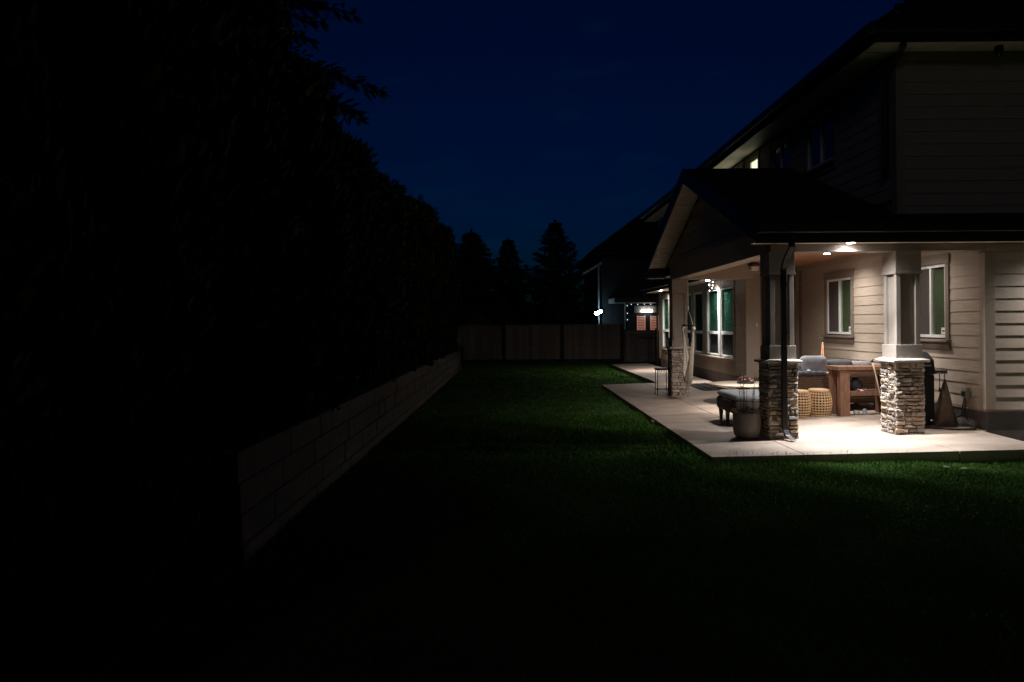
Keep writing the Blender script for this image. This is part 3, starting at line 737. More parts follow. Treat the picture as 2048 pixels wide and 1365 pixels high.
# long upholstered bench
ob = zp(4.0); OX0, OX1, OY0, OY1 = 3.40, 4.18, 10.62, 11.62
ot = empty('upholstered_bench', (3.8, 11.1, ob), 'low brown upholstered bench with pale grey seat in front of the round table', 'bench')
MB().cham(OX0, OX1, OY0, OY1, .30, .50, .03).build('body', OTTO, ot)
MB().cham(OX0 + .005, OX1 - .005, OY0 + .005, OY1 - .005, .502, .60, .04).build('seat_cushion', OTTOT, ot)
for x, y in ((OX0 + .03, OY0 + .03), (OX1 - .09, OY0 + .03), (OX0 + .03, OY1 - .09), (OX1 - .09, OY1 - .09), (OX0 + .03, 11.18)):
    m = MB(); z0 = zp(x) - .003
    m.add([(x + .012, y + .012, z0), (x + .048, y + .012, z0), (x + .048, y + .048, z0), (x + .012, y + .048, z0), (x, y, .305), (x + .06, y, .305), (x + .06, y + .06, .305), (x, y + .06, .305)],
          [(3, 2, 1, 0), (4, 5, 6, 7)] + [(i, (i + 1) % 4, 4 + (i + 1) % 4, 4 + i) for i in range(4)])
    m.build('leg', BLACKM, ot)
# round table behind it
rc = (4.61, 13.83); rz_ = .495
rt = empty('round_table', (*rc, zp(4.6)), 'low round table with pale wooden top behind the upholstered bench', 'table')
MB().lathe((*rc, rz_), [(.62, -.026), (.665, -.022), (.67, 0), (.66, .008), (.3, .010)], 56).build('table_top', mat('pale_round_top', (.50, .40, .31), .5, .12, 4, stretch=(1, 7, 1)), rt)
MB().lathe((*rc, zp(4.6) - .004), [(.30, 0), (.31, .02), (.10, .05), (.08, .18), (.12, .29), (.24, .332)], 24).build('pedestal', BLACKM, rt)
# arrangement of dried rosettes on the round table
ar = empty('dried_flower_arrangement', (rc[0] + .02, rc[1], rz_ + .01), 'low mound of dried pinkish blooms on the round table', 'flowers')
MB().lathe((rc[0] + .02, rc[1], rz_ + .011), [(.12, 0), (.17, .02), (.16, .035), (.05, .05)], 20).build('shallow_bowl', mat('dark_bowl', (.04, .03, .03), .6), ar)
for i in range(34):
    a, q = R.uniform(0, 6.28), R.uniform(0, .17) ; x, y, z = rc[0] + .02 + q * math.cos(a), rc[1] + q * math.sin(a), rz_ + .045 + .08 * (1 - (q / .18) ** 2) + R.uniform(-.012, .012)
    m = MB()
    for k in range(9):
        t, el = 6.28 * k / 9 + R.uniform(-.2, .2), R.uniform(.2, 1.0); d = Vector((math.cos(t) * math.cos(el), math.sin(t) * math.cos(el), math.sin(el))); s_ = Vector((-math.sin(t), math.cos(t), 0)); L_ = R.uniform(.03, .05); c = Vector((x, y, z))
        m.add([c, c + d * L_ * .6 + s_ * .012, c + d * L_, c + d * L_ * .6 - s_ * .012], [(0, 1, 2, 3)])
    m.build('bloom', mat('dried_bloom', (.34, .21, .18), .9, .35, 30, rnd=.35), ar)

# tall planter with dried stems
pc = (3.27, 9.73); pz = zp(3.2) - .002
pot_ = empty('planter', (*pc, pz), 'round grey planter with dried brown stems beside the left stone column', 'planter')
MB().lathe((*pc, pz), [(.10, 0), (.145, .012), (.172, .05), (.186, .12), (.190, .22), (.188, .33), (.183, .365), (.170, .368), (.166, .33), (.05, .322)], 40).build('pot', mat('pale_ceramic', (.21, .18, .155), .5, .05, 6, bump=.05), pot_)
MB().lathe((*pc, pz), [(.166, .315), (.1, .335), (.01, .34)], 24).build('soil', mat('soil', (.03, .022, .016), .95, .3, 40, bump=.6), pot_)
DL = mat('dried_leaf', (.24, .145, .095), .9, .35, 30, rnd=.3); ST = mat('dried_stem', (.07, .045, .032), .8, .2, 20)
for i in range(15):
    a, q = R.uniform(0, 6.28), R.uniform(.02, .11); x, y = pc[0] + q * math.cos(a), pc[1] + q * math.sin(a); hgt = R.uniform(.3, .62)
    lx, ly = math.cos(a) * R.uniform(.0, .07), math.sin(a) * R.uniform(.0, .07)
    pts = [(x + lx * t + .008 * math.sin(7 * t + i), y + ly * t, pz + .33 + hgt * t) for t in [j / 6 for j in range(7)]]
    st = MB().tube(pts, [.0035 - .0004 * j for j in range(7)], 5).build('stem', ST, pot_)
    m = MB()
    for k in range(9):
        t = R.uniform(.45, 1); c = Vector((x + lx * t, y + ly * t, pz + .33 + hgt * t)); d = Vector((R.uniform(-1, 1), R.uniform(-1, 1), R.uniform(-.3, .7))).normalized(); s_ = d.cross(Vector((0, 0, 1))).normalized(); L_ = R.uniform(.015, .032)
        m.add([c, c + d * L_ * .5 + s_ * L_ * .3, c + d * L_, c + d * L_ * .5 - s_ * L_ * .3], [(0, 1, 2, 3)])
    m.build('seed_head', ST, st)
m = MB()
for i in range(260):
    a, q = R.uniform(0, 6.28), R.uniform(.05, .19); c = Vector((pc[0] + q * math.cos(a), pc[1] + q * math.sin(a), pz + .345 + R.uniform(0, .075) * (1.1 - q * 3)))
    d = Vector((math.cos(a + R.uniform(-1, 1)), math.sin(a + R.uniform(-1, 1)), R.uniform(-.5, .8))).normalized(); s_ = d.cross(Vector((0, 0, 1))).normalized(); L_ = R.uniform(.03, .06)
    m.add([c, c + d * L_ * .5 + s_ * L_ * .28 + Vector((0, 0, .008)), c + d * L_, c + d * L_ * .5 - s_ * L_ * .28], [(0, 1, 2), (0, 2, 3)])
m.build('dry_leaves', DL, pot_)

# hammock chair hanging from the beam
hx, hy_ = 3.66, 14.45
hm = empty('hammock_chair', (hx, hy_, .42), 'cream fabric hammock chair hanging on a rope from the porch beam', 'hammock chair')
ROPE = mat('cream_rope', (.50, .43, .34), .9, .1, 60); FAB = mat('cream_canvas', (.46, .40, .33), .9, .1, 18, bump=.3, bscale=90)
MB().tube([(hx, hy_, BZ), (hx, hy_, 2.02)], .009, 6).build('hanging_rope', ROPE, hm)
MB().tube([(hx, hy_, 2.05), (hx, hy_, 1.98)], .02, 8).build('knot', ROPE, hm)
for s in (-1, 1): MB().tube([(hx, hy_, 2.0), (hx, hy_ + s * .40, 1.66)], .007, 6).build('bridle_rope', ROPE, hm)
MB().tube([(hx, hy_ - .46, 1.655), (hx, hy_ + .46, 1.655)], .016, 8).build('spreader_bar', mat('dark_bar', (.10, .06, .04), .5), hm)
for s in (-1, 1):
    MB().lathe((hx, hy_ + s * .43, 1.60), [(.012, -.05), (.035, -.035), (.04, 0), (.03, .03), (.01, .045)], 10).build('tassel', ROPE, hm)
    MB().tube([(hx, hy_ + s * .42, 1.65), (hx - .012, hy_ + s * .41, 1.50), (hx - .02, hy_ + s * .36, 1.30)], .006, 6).build('side_rope', ROPE, hm)
nu, nv = 10, 40; V = []
for i in range(nu + 1):
    s = -1 + 2 * i / nu
    for j in range(nv + 1):
        t = j / nv; q = abs(1 - 2 * t); sg = 1 if t < .5 else -1      # from one end of the bar down to the seat and up to the other
        yy = hy_ + sg * .42 * q ** 1.15; zz = .45 + 1.15 * q ** 1.35
        xx = hx + s * (.012 + .075 * math.sin(math.pi * t) ** 1.5) + .012 * math.sin(s * 6 + t * 9)
        V.append((xx, yy, zz + .05 * s * s * math.sin(math.pi * t)))
F = [(i * (nv + 1) + j, i * (nv + 1) + j + 1, (i + 1) * (nv + 1) + j + 1, (i + 1) * (nv + 1) + j) for i in range(nu) for j in range(nv)]
mb = MB(); mb.add(V, F, True); o = mb.build('fabric_seat', FAB, hm); md = o.modifiers.new('solid', 'SOLIDIFY'); md.thickness = .006

# black metal stool behind the far column
sx0, sy0 = 3.22, 15.42
st = empty('metal_stool', (sx0 + .14, sy0 + .14, zp(3.3)), 'black metal stool with thin legs beside the far stone column', 'stool')
MB().cham(sx0 - .015, sx0 + .275, sy0 - .015, sy0 + .275, .67, .71, .012).build('seat', BLACKM, st)
for i in range(7): MB().box(sx0 + .005 + i * .037, sx0 + .022 + i * .037, sy0 - .013, sy0 - .006, .63, .669).build('fringe_bar', BLACKM, st)
for dx in (0, .26):
    for dy in (0, .26): MB().tube([(sx0 + dx, sy0 + dy, zp(3.3) - .004), (sx0 + .01 + dx * .92, sy0 + .01 + dy * .92, .671)], .009, 6).build('leg', BLACKM, st)
for (a, b) in (((0, 0), (.26, 0)), ((0, .26), (.26, .26)), ((0, 0), (0, .26)), ((.26, 0), (.26, .26))):
    MB().tube([(sx0 + a[0], sy0 + a[1], .24), (sx0 + b[0], sy0 + b[1], .24)], .007, 6).build('stretcher', BLACKM, st)

# slatted mat on the concrete
mt = empty('slatted_mat', (4.75, 17.1, zp(4.75)), 'black slatted rubber mat lying on the concrete below the tall windows', 'mat')
for i in range(9):
    y = 16.15 + i * .21
    m = MB(); a, b = 4.42, 5.02; m.add([(a, y, zp(a) + .002), (b, y, zp(b) + .002), (b, y + .09, zp(b) + .002), (a, y + .09, zp(a) + .002), (a, y, zp(a) + .016), (b, y, zp(b) + .016), (b, y + .09, zp(b) + .016), (a, y + .09, zp(a) + .016)],
                                       [(3, 2, 1, 0), (4, 5, 6, 7)] + [(i_, (i_ + 1) % 4, 4 + (i_ + 1) % 4, 4 + i_) for i_ in range(4)]); m.build('slat', BLACKM, mt)
for x in (4.50, 4.72, 4.94): MB().box(x, x + .03, 16.15, 17.92, zp(x) + .0175, zp(x) + .024).build('tie_strip', BLACKM, mt)

# grill behind the right column
gz = zp(5.85); GXa, GXb = 5.66, 6.16
gl = empty('gas_grill', (5.85, 10.45, gz), 'black gas grill mostly hidden behind the right stone column', 'grill')
MB().box(GXa, GXb, 10.18, 10.70, gz + .09, .92).build('cabinet', BLACKM, gl, bevel=.015)
MB().prism([(10.16, .925), (10.72, .925), (10.72, 1.10), (10.60, 1.24), (10.36, 1.25), (10.20, 1.14)], 'x', GXa - .01, GXb + .01).build('hood', BLACKM, gl, bevel=.02)
MB().tube([(GXa + .08, 10.13, 1.06), (GXb - .08, 10.13, 1.06)], .012, 8).build('hood_handle', mat('steel', (.45, .45, .45), .3, metal=1), gl)
for x0, x1 in ((GXb + .012, GXb + .20),): MB().box(x0, x1, 10.20, 10.66, .935, .985).build('side_shelf', mat('grey_shelf', (.06, .06, .063), .5), gl, bevel=.008)
for x in (GXa + .06, GXb - .06):
    for y in (10.24, 10.64): MB().lathe((x, y, gz - .002), [(.02, 0), (.035, .02), (.035, .06), (.02, .0895)], 12).build('caster', BLACKM, gl)
for k, (x, L_) in enumerate(((GXb + .07, .22), (GXb + .14, .30))):
    o = MB().tube([(x, 10.185, .95), (x, 10.178, .94), (x, 10.18, .95 - L_)], .006, 6).tube([(x, 10.18, .95 - L_), (x, 10.18, .90 - L_)], [.012, .02], 8).build('grill_tool', BLACKM)
    thingbase(o, (x, 10.18, .95)); tag(o, ('short' if k == 0 else 'long') + ' dark grill tool hanging from the grill side shelf', 'grill tool')
o = MB()   # solid peak in shaded-wall brown, standing in for a cast shadow
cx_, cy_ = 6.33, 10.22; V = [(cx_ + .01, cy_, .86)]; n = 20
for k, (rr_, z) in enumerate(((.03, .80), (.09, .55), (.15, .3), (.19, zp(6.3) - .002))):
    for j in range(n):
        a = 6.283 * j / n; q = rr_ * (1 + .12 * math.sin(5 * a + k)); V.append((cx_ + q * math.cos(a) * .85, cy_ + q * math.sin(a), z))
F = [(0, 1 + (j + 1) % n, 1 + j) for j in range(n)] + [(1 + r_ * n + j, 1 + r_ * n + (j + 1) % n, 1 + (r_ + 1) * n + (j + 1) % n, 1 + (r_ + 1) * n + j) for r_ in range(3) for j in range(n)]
o.add(V, F, True); o = o.build('shadow_peak', mat('shaded_wall_brown', (.24, .18, .145), .9, .15, 12, bump=.4, bscale=40)); thingbase(o, (cx_, cy_, zp(6.3)))
tag(o, 'brown peaked shape standing in for a shadow between the grill and the siding', 'cover')  # no real cover, the peak stands in for a cast shadow

# outdoor outlet box with cords
ox = empty('outlet_box', (W1X, 9.98, .62), 'weatherproof outlet box on the siding near the house corner', 'outlet')
MB().box(W1X - .085, W1X - .02, 9.925, 10.03, .60, .76).build('cover', mat('grey_plastic', (.30, .27, .24), .35), ox, bevel=.012)
MB().box(W1X - .094, W1X - .0855, 9.94, 10.015, .63, .70).build('socket_face', BLACKM, ox)
MB().box(W1X - .06, W1X - .03, 9.955, 9.985, .47, .599).build('conduit', mat('grey_conduit', (.34, .25, .2), .6), ox)
o = MB().tube([(W1X - .07, 9.985, .62), (W1X - .10, 9.98, .45), (W1X - .10, 10.0, .36), (W1X - .16, 10.2, .24), (W1X - .2, 10.35, zp(6.3) + .012), (W1X - .26, 10.75, zp(6.25) + .012), (W1X - .2, 11.2, zp(6.3) + .012)], .009, 8).build('power_cord', BLACKM)
thingbase(o, (W1X - .2, 10.3, zp(6.3))); tag(o, 'black power cord running from the outlet box back towards the grill', 'cord')
o = MB().tube([(W1X - .07, 9.955, .62), (W1X - .09, 9.95, .42), (W1X - .09, 9.90, .32), (W1X - .11, 9.80, .25), (W1X - .12, 9.66, zp(6.4) + .016), (W1X - .35, 9.72, zp(6.2) + .013), (W1X - .7, 9.98, zp(5.8) + .012)], .011, 8).build('garden_hose', BLACKM)
thingbase(o, (W1X - .12, 9.7, zp(6.4))); tag(o, 'dark hose dropping from the outlet box to the patio corner', 'hose')

# small cut-glass lamp under the far beam
wc = (4.86, 16.95)
ch = empty('hanging_lamp', (*wc, 2.80), 'small bright cut glass lamp hanging under the eave before the tall windows', 'lamp')
CR = mat('clear_crystal', (.9, .92, .95), .05, 0, 10, spec=1.0)
MB().tube([(*wc, 2.80), (*wc, 2.72)], .004, 5).build('string', BLACKM, ch)
for i in range(16):
    a, z = R.uniform(0, 6.28), R.uniform(2.47, 2.74); q = .055 * (1 - abs(z - 2.62) * 2)
    MB().lathe((wc[0] + q * math.cos(a), wc[1] + q * math.sin(a), z), [(.002, -.022), (.016, 0), (.002, .022)], 6, False).build('crystal', CR if i % 3 else emit('lit_crystal', (1, .98, .94), 5), ch)
MB().tube([(wc[0] - .10, wc[1] + .02, 2.58), (wc[0] + .06, wc[1] - .02, 2.46)], .006, 6).build('pull_rod', BLACKM, ch)
# ceiling lantern, unlit
ln = (5.13, 14.75)
lt = empty('ceiling_lantern', (*ln, CZ), 'unlit ceiling lantern with frosted glass and dark rim under the porch', 'lantern')
MB().lathe((*ln, CZ - .002), [(.05, 0), (.115, -.015), (.125, -.06), (.10, -.075), (.02, -.076)], 24).build('rim', mat('bronze', (.07, .045, .035), .45, .1, 10, metal=.4), lt)
MB().box(ln[0] - .08, ln[0] + .08, ln[1] - .08, ln[1] + .08, CZ - .17, CZ - .079).build('frosted_shade', mat('frosted_glass', (.62, .56, .50), .4, .03, 5), lt, bevel=.015)
# security camera under the upper eave
sx_, sy_ = 6.60, 9.42
o = empty('security_camera', (sx_, sy_, UZ1), 'black dome security camera under the upper eave', 'camera')
MB().lathe((sx_, sy_, UZ1 - .003), [(.05, 0), (.055, -.05), (.05, -.085), (.03, -.09)], 16).build('housing', BLACKM, o)
MB().lathe((sx_, sy_, UZ1 - .093), [(.042, 0), (.038, -.03), (.02, -.048), (.002, -.052)], 16).build('dome', mat('dark_dome', (.01, .01, .015), .08, spec=.8), o)

# ------------------------------------------------------------------ retaining wall of single blocks
RWX = -1.92
rw = empty('retaining_wall', (RWX, 14, 0), 'low grey block retaining wall along the foot of the cedar hedge', 'retaining wall')
BLK = mat('split_face_block', (.135, .122, .105), .92, .12, 9, bump=.35, bscale=40, rnd=.07)
courses = [(-.06, .13), (.13, .35), (.35, .575), (.575, .80)]
blk_meshes = []
for k in range(8):
    r = random.Random(k); m = MB(); fv = []
    nx, nz = 4, 3
    for i in range(nx + 1):
        for j in range(nz + 1):
            e = (i in (0, nx)) or (j in (0, nz)); fv.append((0.5 - (.015 if e else 0) + (r.uniform(-.02, .02) if not e else 0), -.5 + i / nx, -.5 + j / nz))
    F = [(i * (nz + 1) + j, (i + 1) * (nz + 1) + j, (i + 1) * (nz + 1) + j + 1, i * (nz + 1) + j + 1) for i in range(nx) for j in range(nz)]
    m.add(fv, F); m.add([(-.5, -.5, -.5), (-.5, .5, -.5), (-.5, .5, .5), (-.5, -.5, .5), (.485, -.5, -.5), (.485, .5, -.5), (.485, .5, .5), (.485, -.5, .5)], [(0, 1, 2, 3), (3, 2, 6, 7), (0, 3, 7, 4), (1, 5, 6, 2), (0, 4, 5, 1)])
    blk_meshes.append(m.mesh('block', BLK))
for ci_, (z0, z1) in enumerate(courses):
    y = 5.0
    if ci_ % 2:
        o = put('block', blk_meshes[0], rw, (RWX - .12 - ci_ * .012, 5.12, (z0 + z1) / 2)); o.scale = (.24, .234, z1 - z0 - .006); y = 5.24
    for k in range(5):
        o = put('block', blk_meshes[R.randrange(8)], rw, (RWX - .25 - ci_ * .012 - .24 - k * .48, 5.13, (z0 + z1) / 2)); o.scale = (.24, .474, z1 - z0 - .006); o.rotation_euler = (0, 0, -math.pi / 2)
    while y < 26.8:
        o = put('block', blk_meshes[R.randrange(8)], rw, (RWX - .12 + R.uniform(-.004, .004) - ci_ * .012, y + .24, (z0 + z1) / 2)); o.scale = (.24, .474, z1 - z0 - .004); y += .48
terr = MB(); terr.add([(-60, 5.2, .76), (RWX - .2, 5.2, .76), (RWX - .2, 60, .76), (-60, 60, .76), (RWX - .2, 5.2, -.1), (RWX - .2, 60, -.1), (-60, 5.2, -.1)], [(0, 1, 2, 3), (1, 4, 5, 2), (0, 6, 4, 1)])
tag(terr.build('terrace', LAWNM), kind='structure')

# ------------------------------------------------------------------ hedge, trees
CEDAR = leafmat('cedar_foliage', (.028, .045, .016)); BARK = mat('bark', (.06, .045, .035), .95, .3, 12, bump=.6)
FIRM = leafmat('fir_needles', (.018, .036, .018)); SPR = leafmat('spruce_needles', (.022, .042, .022))
def leaves(P, D, L, Wd, jit, mname, m):
    """P points, D unit directions, lengths, widths -> one diamond leaf each"""
    n = len(P); A = rng.normal(size=(n, 3)); S = np.cross(D, A); S /= np.linalg.norm(S, axis=1)[:, None] + 1e-9
    L = L[:, None]; Wd = Wd[:, None]
    V = np.stack([P, P + D * L * .45 + S * Wd, P + D * L, P + D * L * .45 - S * Wd], 1).reshape(-1, 3)
    F = np.arange(n * 4).reshape(n, 4); return rawmesh(mname, V, F, m)
def cedar_mesh(seed, H, rad_):
    g_ = np.random.default_rng(seed); n = 26000
    u = g_.random(n); z = H * (u ** .9)
    def prof(t): return rad_ * np.clip(1.0 - .10 * t, 0, 1) * np.clip((1 - t) / .085, 0, 1) ** .5
    a = g_.random(n) * 6.283; lob = 1 + .13 * np.sin(3 * a + 7 * z / H + seed) + .10 * np.sin(8 * a + 3 * z)
    rr_ = prof(z / H) * lob * (.72 + .33 * g_.random(n) ** .5)
    P = np.stack([rr_ * np.cos(a), rr_ * np.sin(a), z], 1)
    D = np.stack([np.cos(a) * .7, np.sin(a) * .7, .75 + .6 * g_.random(n)], 1) + g_.normal(size=(n, 3)) * .3; D /= np.linalg.norm(D, axis=1)[:, None]
    me = leaves(P, D, .06 + .10 * g_.random(n), .016 + .018 * g_.random(n), 0, 'cedar_crown', CEDAR)
    core = MB(); core.lathe((0, 0, 0), [(float(prof(np.array(t))) * .74 + .01, H * t) for t in (0, .1, .3, .5, .7, .85, .93, .975)], 14)
    cm = core.mesh('cedar_core', CEDAR)
    return me, cm
CM = [cedar_mesh(i, 3.7, 1.04) for i in range(4)]
trunk_m = MB().tube([(0, 0, -.05), (0, 0, 2.6)], [.07, .03], 8).mesh('trunk', BARK)
hedge_g = 'cedars of the hedge along the retaining wall'
ORD = 'first second third fourth fifth sixth seventh eighth ninth tenth eleventh twelfth thirteenth fourteenth fifteenth sixteenth seventeenth eighteenth nineteenth twentieth'.split()
ORD += ['twenty-' + o_ for o_ in ORD[:9]]
ys = [2.3, 4.25, 6.25, 8.2, 10.2, 12.2, 14.2, 16.2, 18.3, 20.3, 22.3, 24.3, 26.2]
for i, y in enumerate(ys):
    h = R.uniform(.96, 1.05) * (1.09 if y < 9.5 else 1.0 if y < 17 else 1.12)
    x = -3.04 + R.uniform(-.06, .06)
    k_ = len(ys) - 1 - i
    nth = 'farthest cedar of the dark hedge, at its fence end' if k_ == 0 else 'clipped evergreen cedar, %s from the fence end of the dark hedge' % ORD[k_]
    t_ = empty('cedar_tree', (x, y, .76 if y > 5.4 else 0), nth, 'tree', hedge_g)
    a, b = CM[i % 4]
    for me, nm in ((a, 'crown'), (b, 'inner_foliage'), (trunk_m, 'trunk')):
        o = bpy.data.objects.new(nm, me); COL.objects.link(o); o.parent = t_
    t_.scale = (1, 1, h if y > 5.4 else h * 1.22); t_.rotation_euler = (0, 0, R.uniform(0, 6.28))

def conifer(name, loc, H, Rb, label, m, seed, z0=.8, droop=.25, whorls=26, per=7, leafL=.28, sparse=1., up=0., exp=.85, nl=9, wr=.13):
    g_ = np.random.default_rng(seed); t_ = empty(name, loc, label, 'tree', 'trees beyond the yard')
    MB().tube([(loc[0], loc[1], loc[2] - .1), (loc[0], loc[1], loc[2] + H * .5), (loc[0], loc[1], loc[2] + H * .97)], [H * .022, H * .013, .015], 8).build('trunk', BARK, t_)
    P, D, L = [], [], []; limbs = MB()
    for k in range(whorls):
        f_ = k / (whorls - 1); zw = z0 + (H - z0) * f_ ** .92; ln_ = Rb * (1 - f_) ** exp * g_.uniform(.8, 1.12) + .05
        for q in range(per):
            a = 6.283 * q / per + k * 1.1 + g_.uniform(-.3, .3); l_ = ln_ * g_.uniform(.6, 1.15) * (1 + .22 * math.sin(2 * a + 1.7 * zw + seed) + .15 * math.sin(3.1 * zw + seed)); z = min(H * .985, zw + g_.uniform(-.6, .6) * (H - z0) / whorls)
            nn = max(3, int(l_ / .16 * sparse)); dirx = np.array([math.cos(a), math.sin(a), 0]); pts = []
            for j in range(nn + 1):
                s_ = j / nn; pts.append(np.array([0, 0, z]) + dirx * l_ * s_ + np.array([0, 0, (-droop * l_ * s_ ** 1.3 + (up + .18 * droop) * l_ * s_ ** 2.4)]))
            limbs.tube([tuple(np.array(loc) + p) for p in (pts[0], pts[nn // 2], pts[-1])], [.02, .013, .004], 4, False)
            for j in range(1, nn + 1):
                s_ = j / nn; wdt = .30 * l_ * (1 - s_) + .10
                for e in range(nl):
                    side = g_.choice([-1, 1]); d = dirx * g_.uniform(.3, .9) + np.array([-dirx[1], dirx[0], 0]) * side * g_.uniform(.3, 1.0) + np.array([0, 0, g_.uniform(-.75, .12)])
                    d /= np.linalg.norm(d); P.append(pts[j] + d * g_.uniform(0, wdt) * .8); D.append(d); L.append(leafL * g_.uniform(.6, 1.2))
    for j in range(40):
        P.append(np.array([0, 0, H * g_.uniform(.9, 1.0)])); d = np.array([g_.normal() * .25, g_.normal() * .25, 1.]); D.append(d / np.linalg.norm(d)); L.append(leafL * .8)
    P, D, L = np.array(P), np.array(D), np.array(L)
    put('crown', leaves(P, D, L, L * wr, 0, 'crown', m), t_)
    tag(limbs.build('limbs', BARK, t_), kind='stuff'); return t_
conifer('fir_tree', (-5.0, 11.9, .76), 13.0, 2.15, 'tall drooping fir overhanging the hedge at the upper left', FIRM, 3, z0=4.3, droop=.36, whorls=26, per=9, leafL=.20, nl=24, wr=.12, exp=.45)
conifer('pine_tree', (-3.95, 24.5, .76), 5.9, 2.0, 'leggy pine poking up above the far end of the hedge', FIRM, 4, droop=-.15, whorls=9, per=5, leafL=.30, sparse=1.2, up=.35, exp=.7, nl=14, wr=.1)
conifer('conifer_tree', (-2.0, 36, 0), 6.5, 2.5, 'dense dark conifer behind the left end of the wooden fence', SPR, 5, droop=.2, whorls=34, per=9, exp=.68)
conifer('slim_conifer_tree', (-.12, 40, 0), 6.6, 2.0, 'slim pointed conifer between the dense conifer and the wide spruce', SPR, 6, droop=.25, whorls=32, per=8, exp=.85)
conifer('spruce_tree', (2.65, 41, 0), 7.7, 3.1, 'wide spruce with upswept branch tips behind the middle of the fence', SPR, 7, droop=.0, whorls=22, per=8, up=.24, leafL=.34, exp=.95)
conifer('young_conifer_tree', (-3.2, 34.5, 0), 5.6, 2.1, 'young conifer squeezed between the hedge end and the dense conifer', SPR, 8, droop=.2, whorls=26, per=8, exp=.8)
def shrub(name, c, r_, n, seed, label, m, L0=.12):
    g_ = np.random.default_rng(seed); t_ = empty(name, c, label, 'shrub')
    d = g_.normal(size=(n, 3)); d[:, 2] = np.abs(d[:, 2]); d /= np.linalg.norm(d, axis=1)[:, None]
    P = d * np.array(r_) * (.55 + .5 * g_.random(n)[:, None] ** .5); D = d + g_.normal(size=(n, 3)) * .5; D /= np.linalg.norm(D, axis=1)[:, None]
    put('foliage', leaves(P, D, L0 * (.6 + .8 * g_.random(n)), .35 * L0 * (.6 + .6 * g_.random(n)), 0, 'foliage', m), t_)
    m2 = MB()
    for k in range(7):
        q = d[k] * np.array(r_) * .8; m2.tube([(c[0], c[1], c[2] - .03), (c[0] + q[0] * .5, c[1] + q[1] * .5, c[2] + q[2] * .6), (c[0] + q[0], c[1] + q[1], c[2] + q[2])], [.02, .014, .005], 5)
    tag(m2.build('stems', BARK, t_), kind='stuff'); return t_
shrub('leafy_shrub', (-1.45, 33.0, 0), (.85, .7, 2.1), 2600, 9, 'leafy green shrub peeping over the left end of the fence', leafmat('shrub_leaf', (.05, .12, .04)), .16)
for i in range(16):
    y = 5.2 + i * 1.35 + R.uniform(-.4, .4)
    shrub('low_plant', (RWX - .22, y, .75), (.12, .36, .12 + R.uniform(0, .08)), 300, 40 + i, 'low dark plant trailing over the retaining wall, %s from its near end' % ORD[i], CEDAR, .07)['group'] = 'low plants along the retaining wall'
o = empty('garden_stake', (RWX - .14, 9.35, .79), 'small glinting glass garden stake on top of the retaining wall', 'garden stake')
MB().tube([(RWX - .14, 9.35, .76), (RWX - .14, 9.35, 1.0)], .004, 5).build('rod', mat('bright_steel', (.7, .7, .7), .2, metal=1), o)
MB().lathe((RWX - .14, 9.35, .99), [(.003, 0), (.022, .02), (.003, .045)], 8).build('glass_drop', CR, o)

# ------------------------------------------------------------------ fence at the back
FY = 31.0
fen = empty('wooden_fence', (1.2, FY, 0), 'weathered brown board fence across the back of the lawn', 'fence')
FW = mat('cedar_board', (.36, .285, .24), .85, .25, 4, bump=.4, stretch=(9, 9, 1), rnd=.22)
x = -3.2; 
fb = [MB().box(-.069, .069, 0, .018, .16, 1.66).mesh('board', FW)]
while x < 4.95:
    o = put('board', fb[0], fen, (x, FY + R.uniform(-.004, .004), R.uniform(-.008, .008))); x += .145
for px in (-2.86, -.30, 2.27, 4.9):
    MB().box(px - .06, px + .06, FY - .10, FY - .012, -.05, 1.69).build('post', mat('dark_post', (.05, .038, .03), .85, .2, 6), fen)
posts = (-2.86, -.30, 2.27, 4.9)
for q in range(3):
    MB().box(posts[q] + .062, posts[q + 1] - .062, FY - .06, FY - .01, 1.665, 1.70).build('cap_rail', FW, fen)
    MB().box(posts[q] + .062, posts[q + 1] - .062, FY - .04, FY - .005, .0, .155).build('kick_board', mat('dark_kick', (.06, .045, .035), .9, .2, 6), fen)
gt = empty('side_gate', (5.8, FY, 0), 'darker board gate between the fence and the house', 'gate')
for k in range(9):
    MB().box(5.02 + k * .16, 5.02 + k * .16 + .15, FY + .3, FY + .32, .08, 1.42).build('board', FW, gt)
for z in (.3, 1.25): MB().box(5.0, 6.48, FY + .26, FY + .298, z, z + .09).build('rail', FW, gt)
MB().box(5.62, 6.6, FY - .02, FY + .05, 1.18, 1.215).build('latch_rail', mat('pale_rail', (.35, .32, .3), .5), gt)
for px in (4.99, 6.5): MB().box(px - .05, px + .05, FY + .2, FY + .3, -.05, 1.5).build('post', mat('dark_post', (.05, .038, .03)), gt)

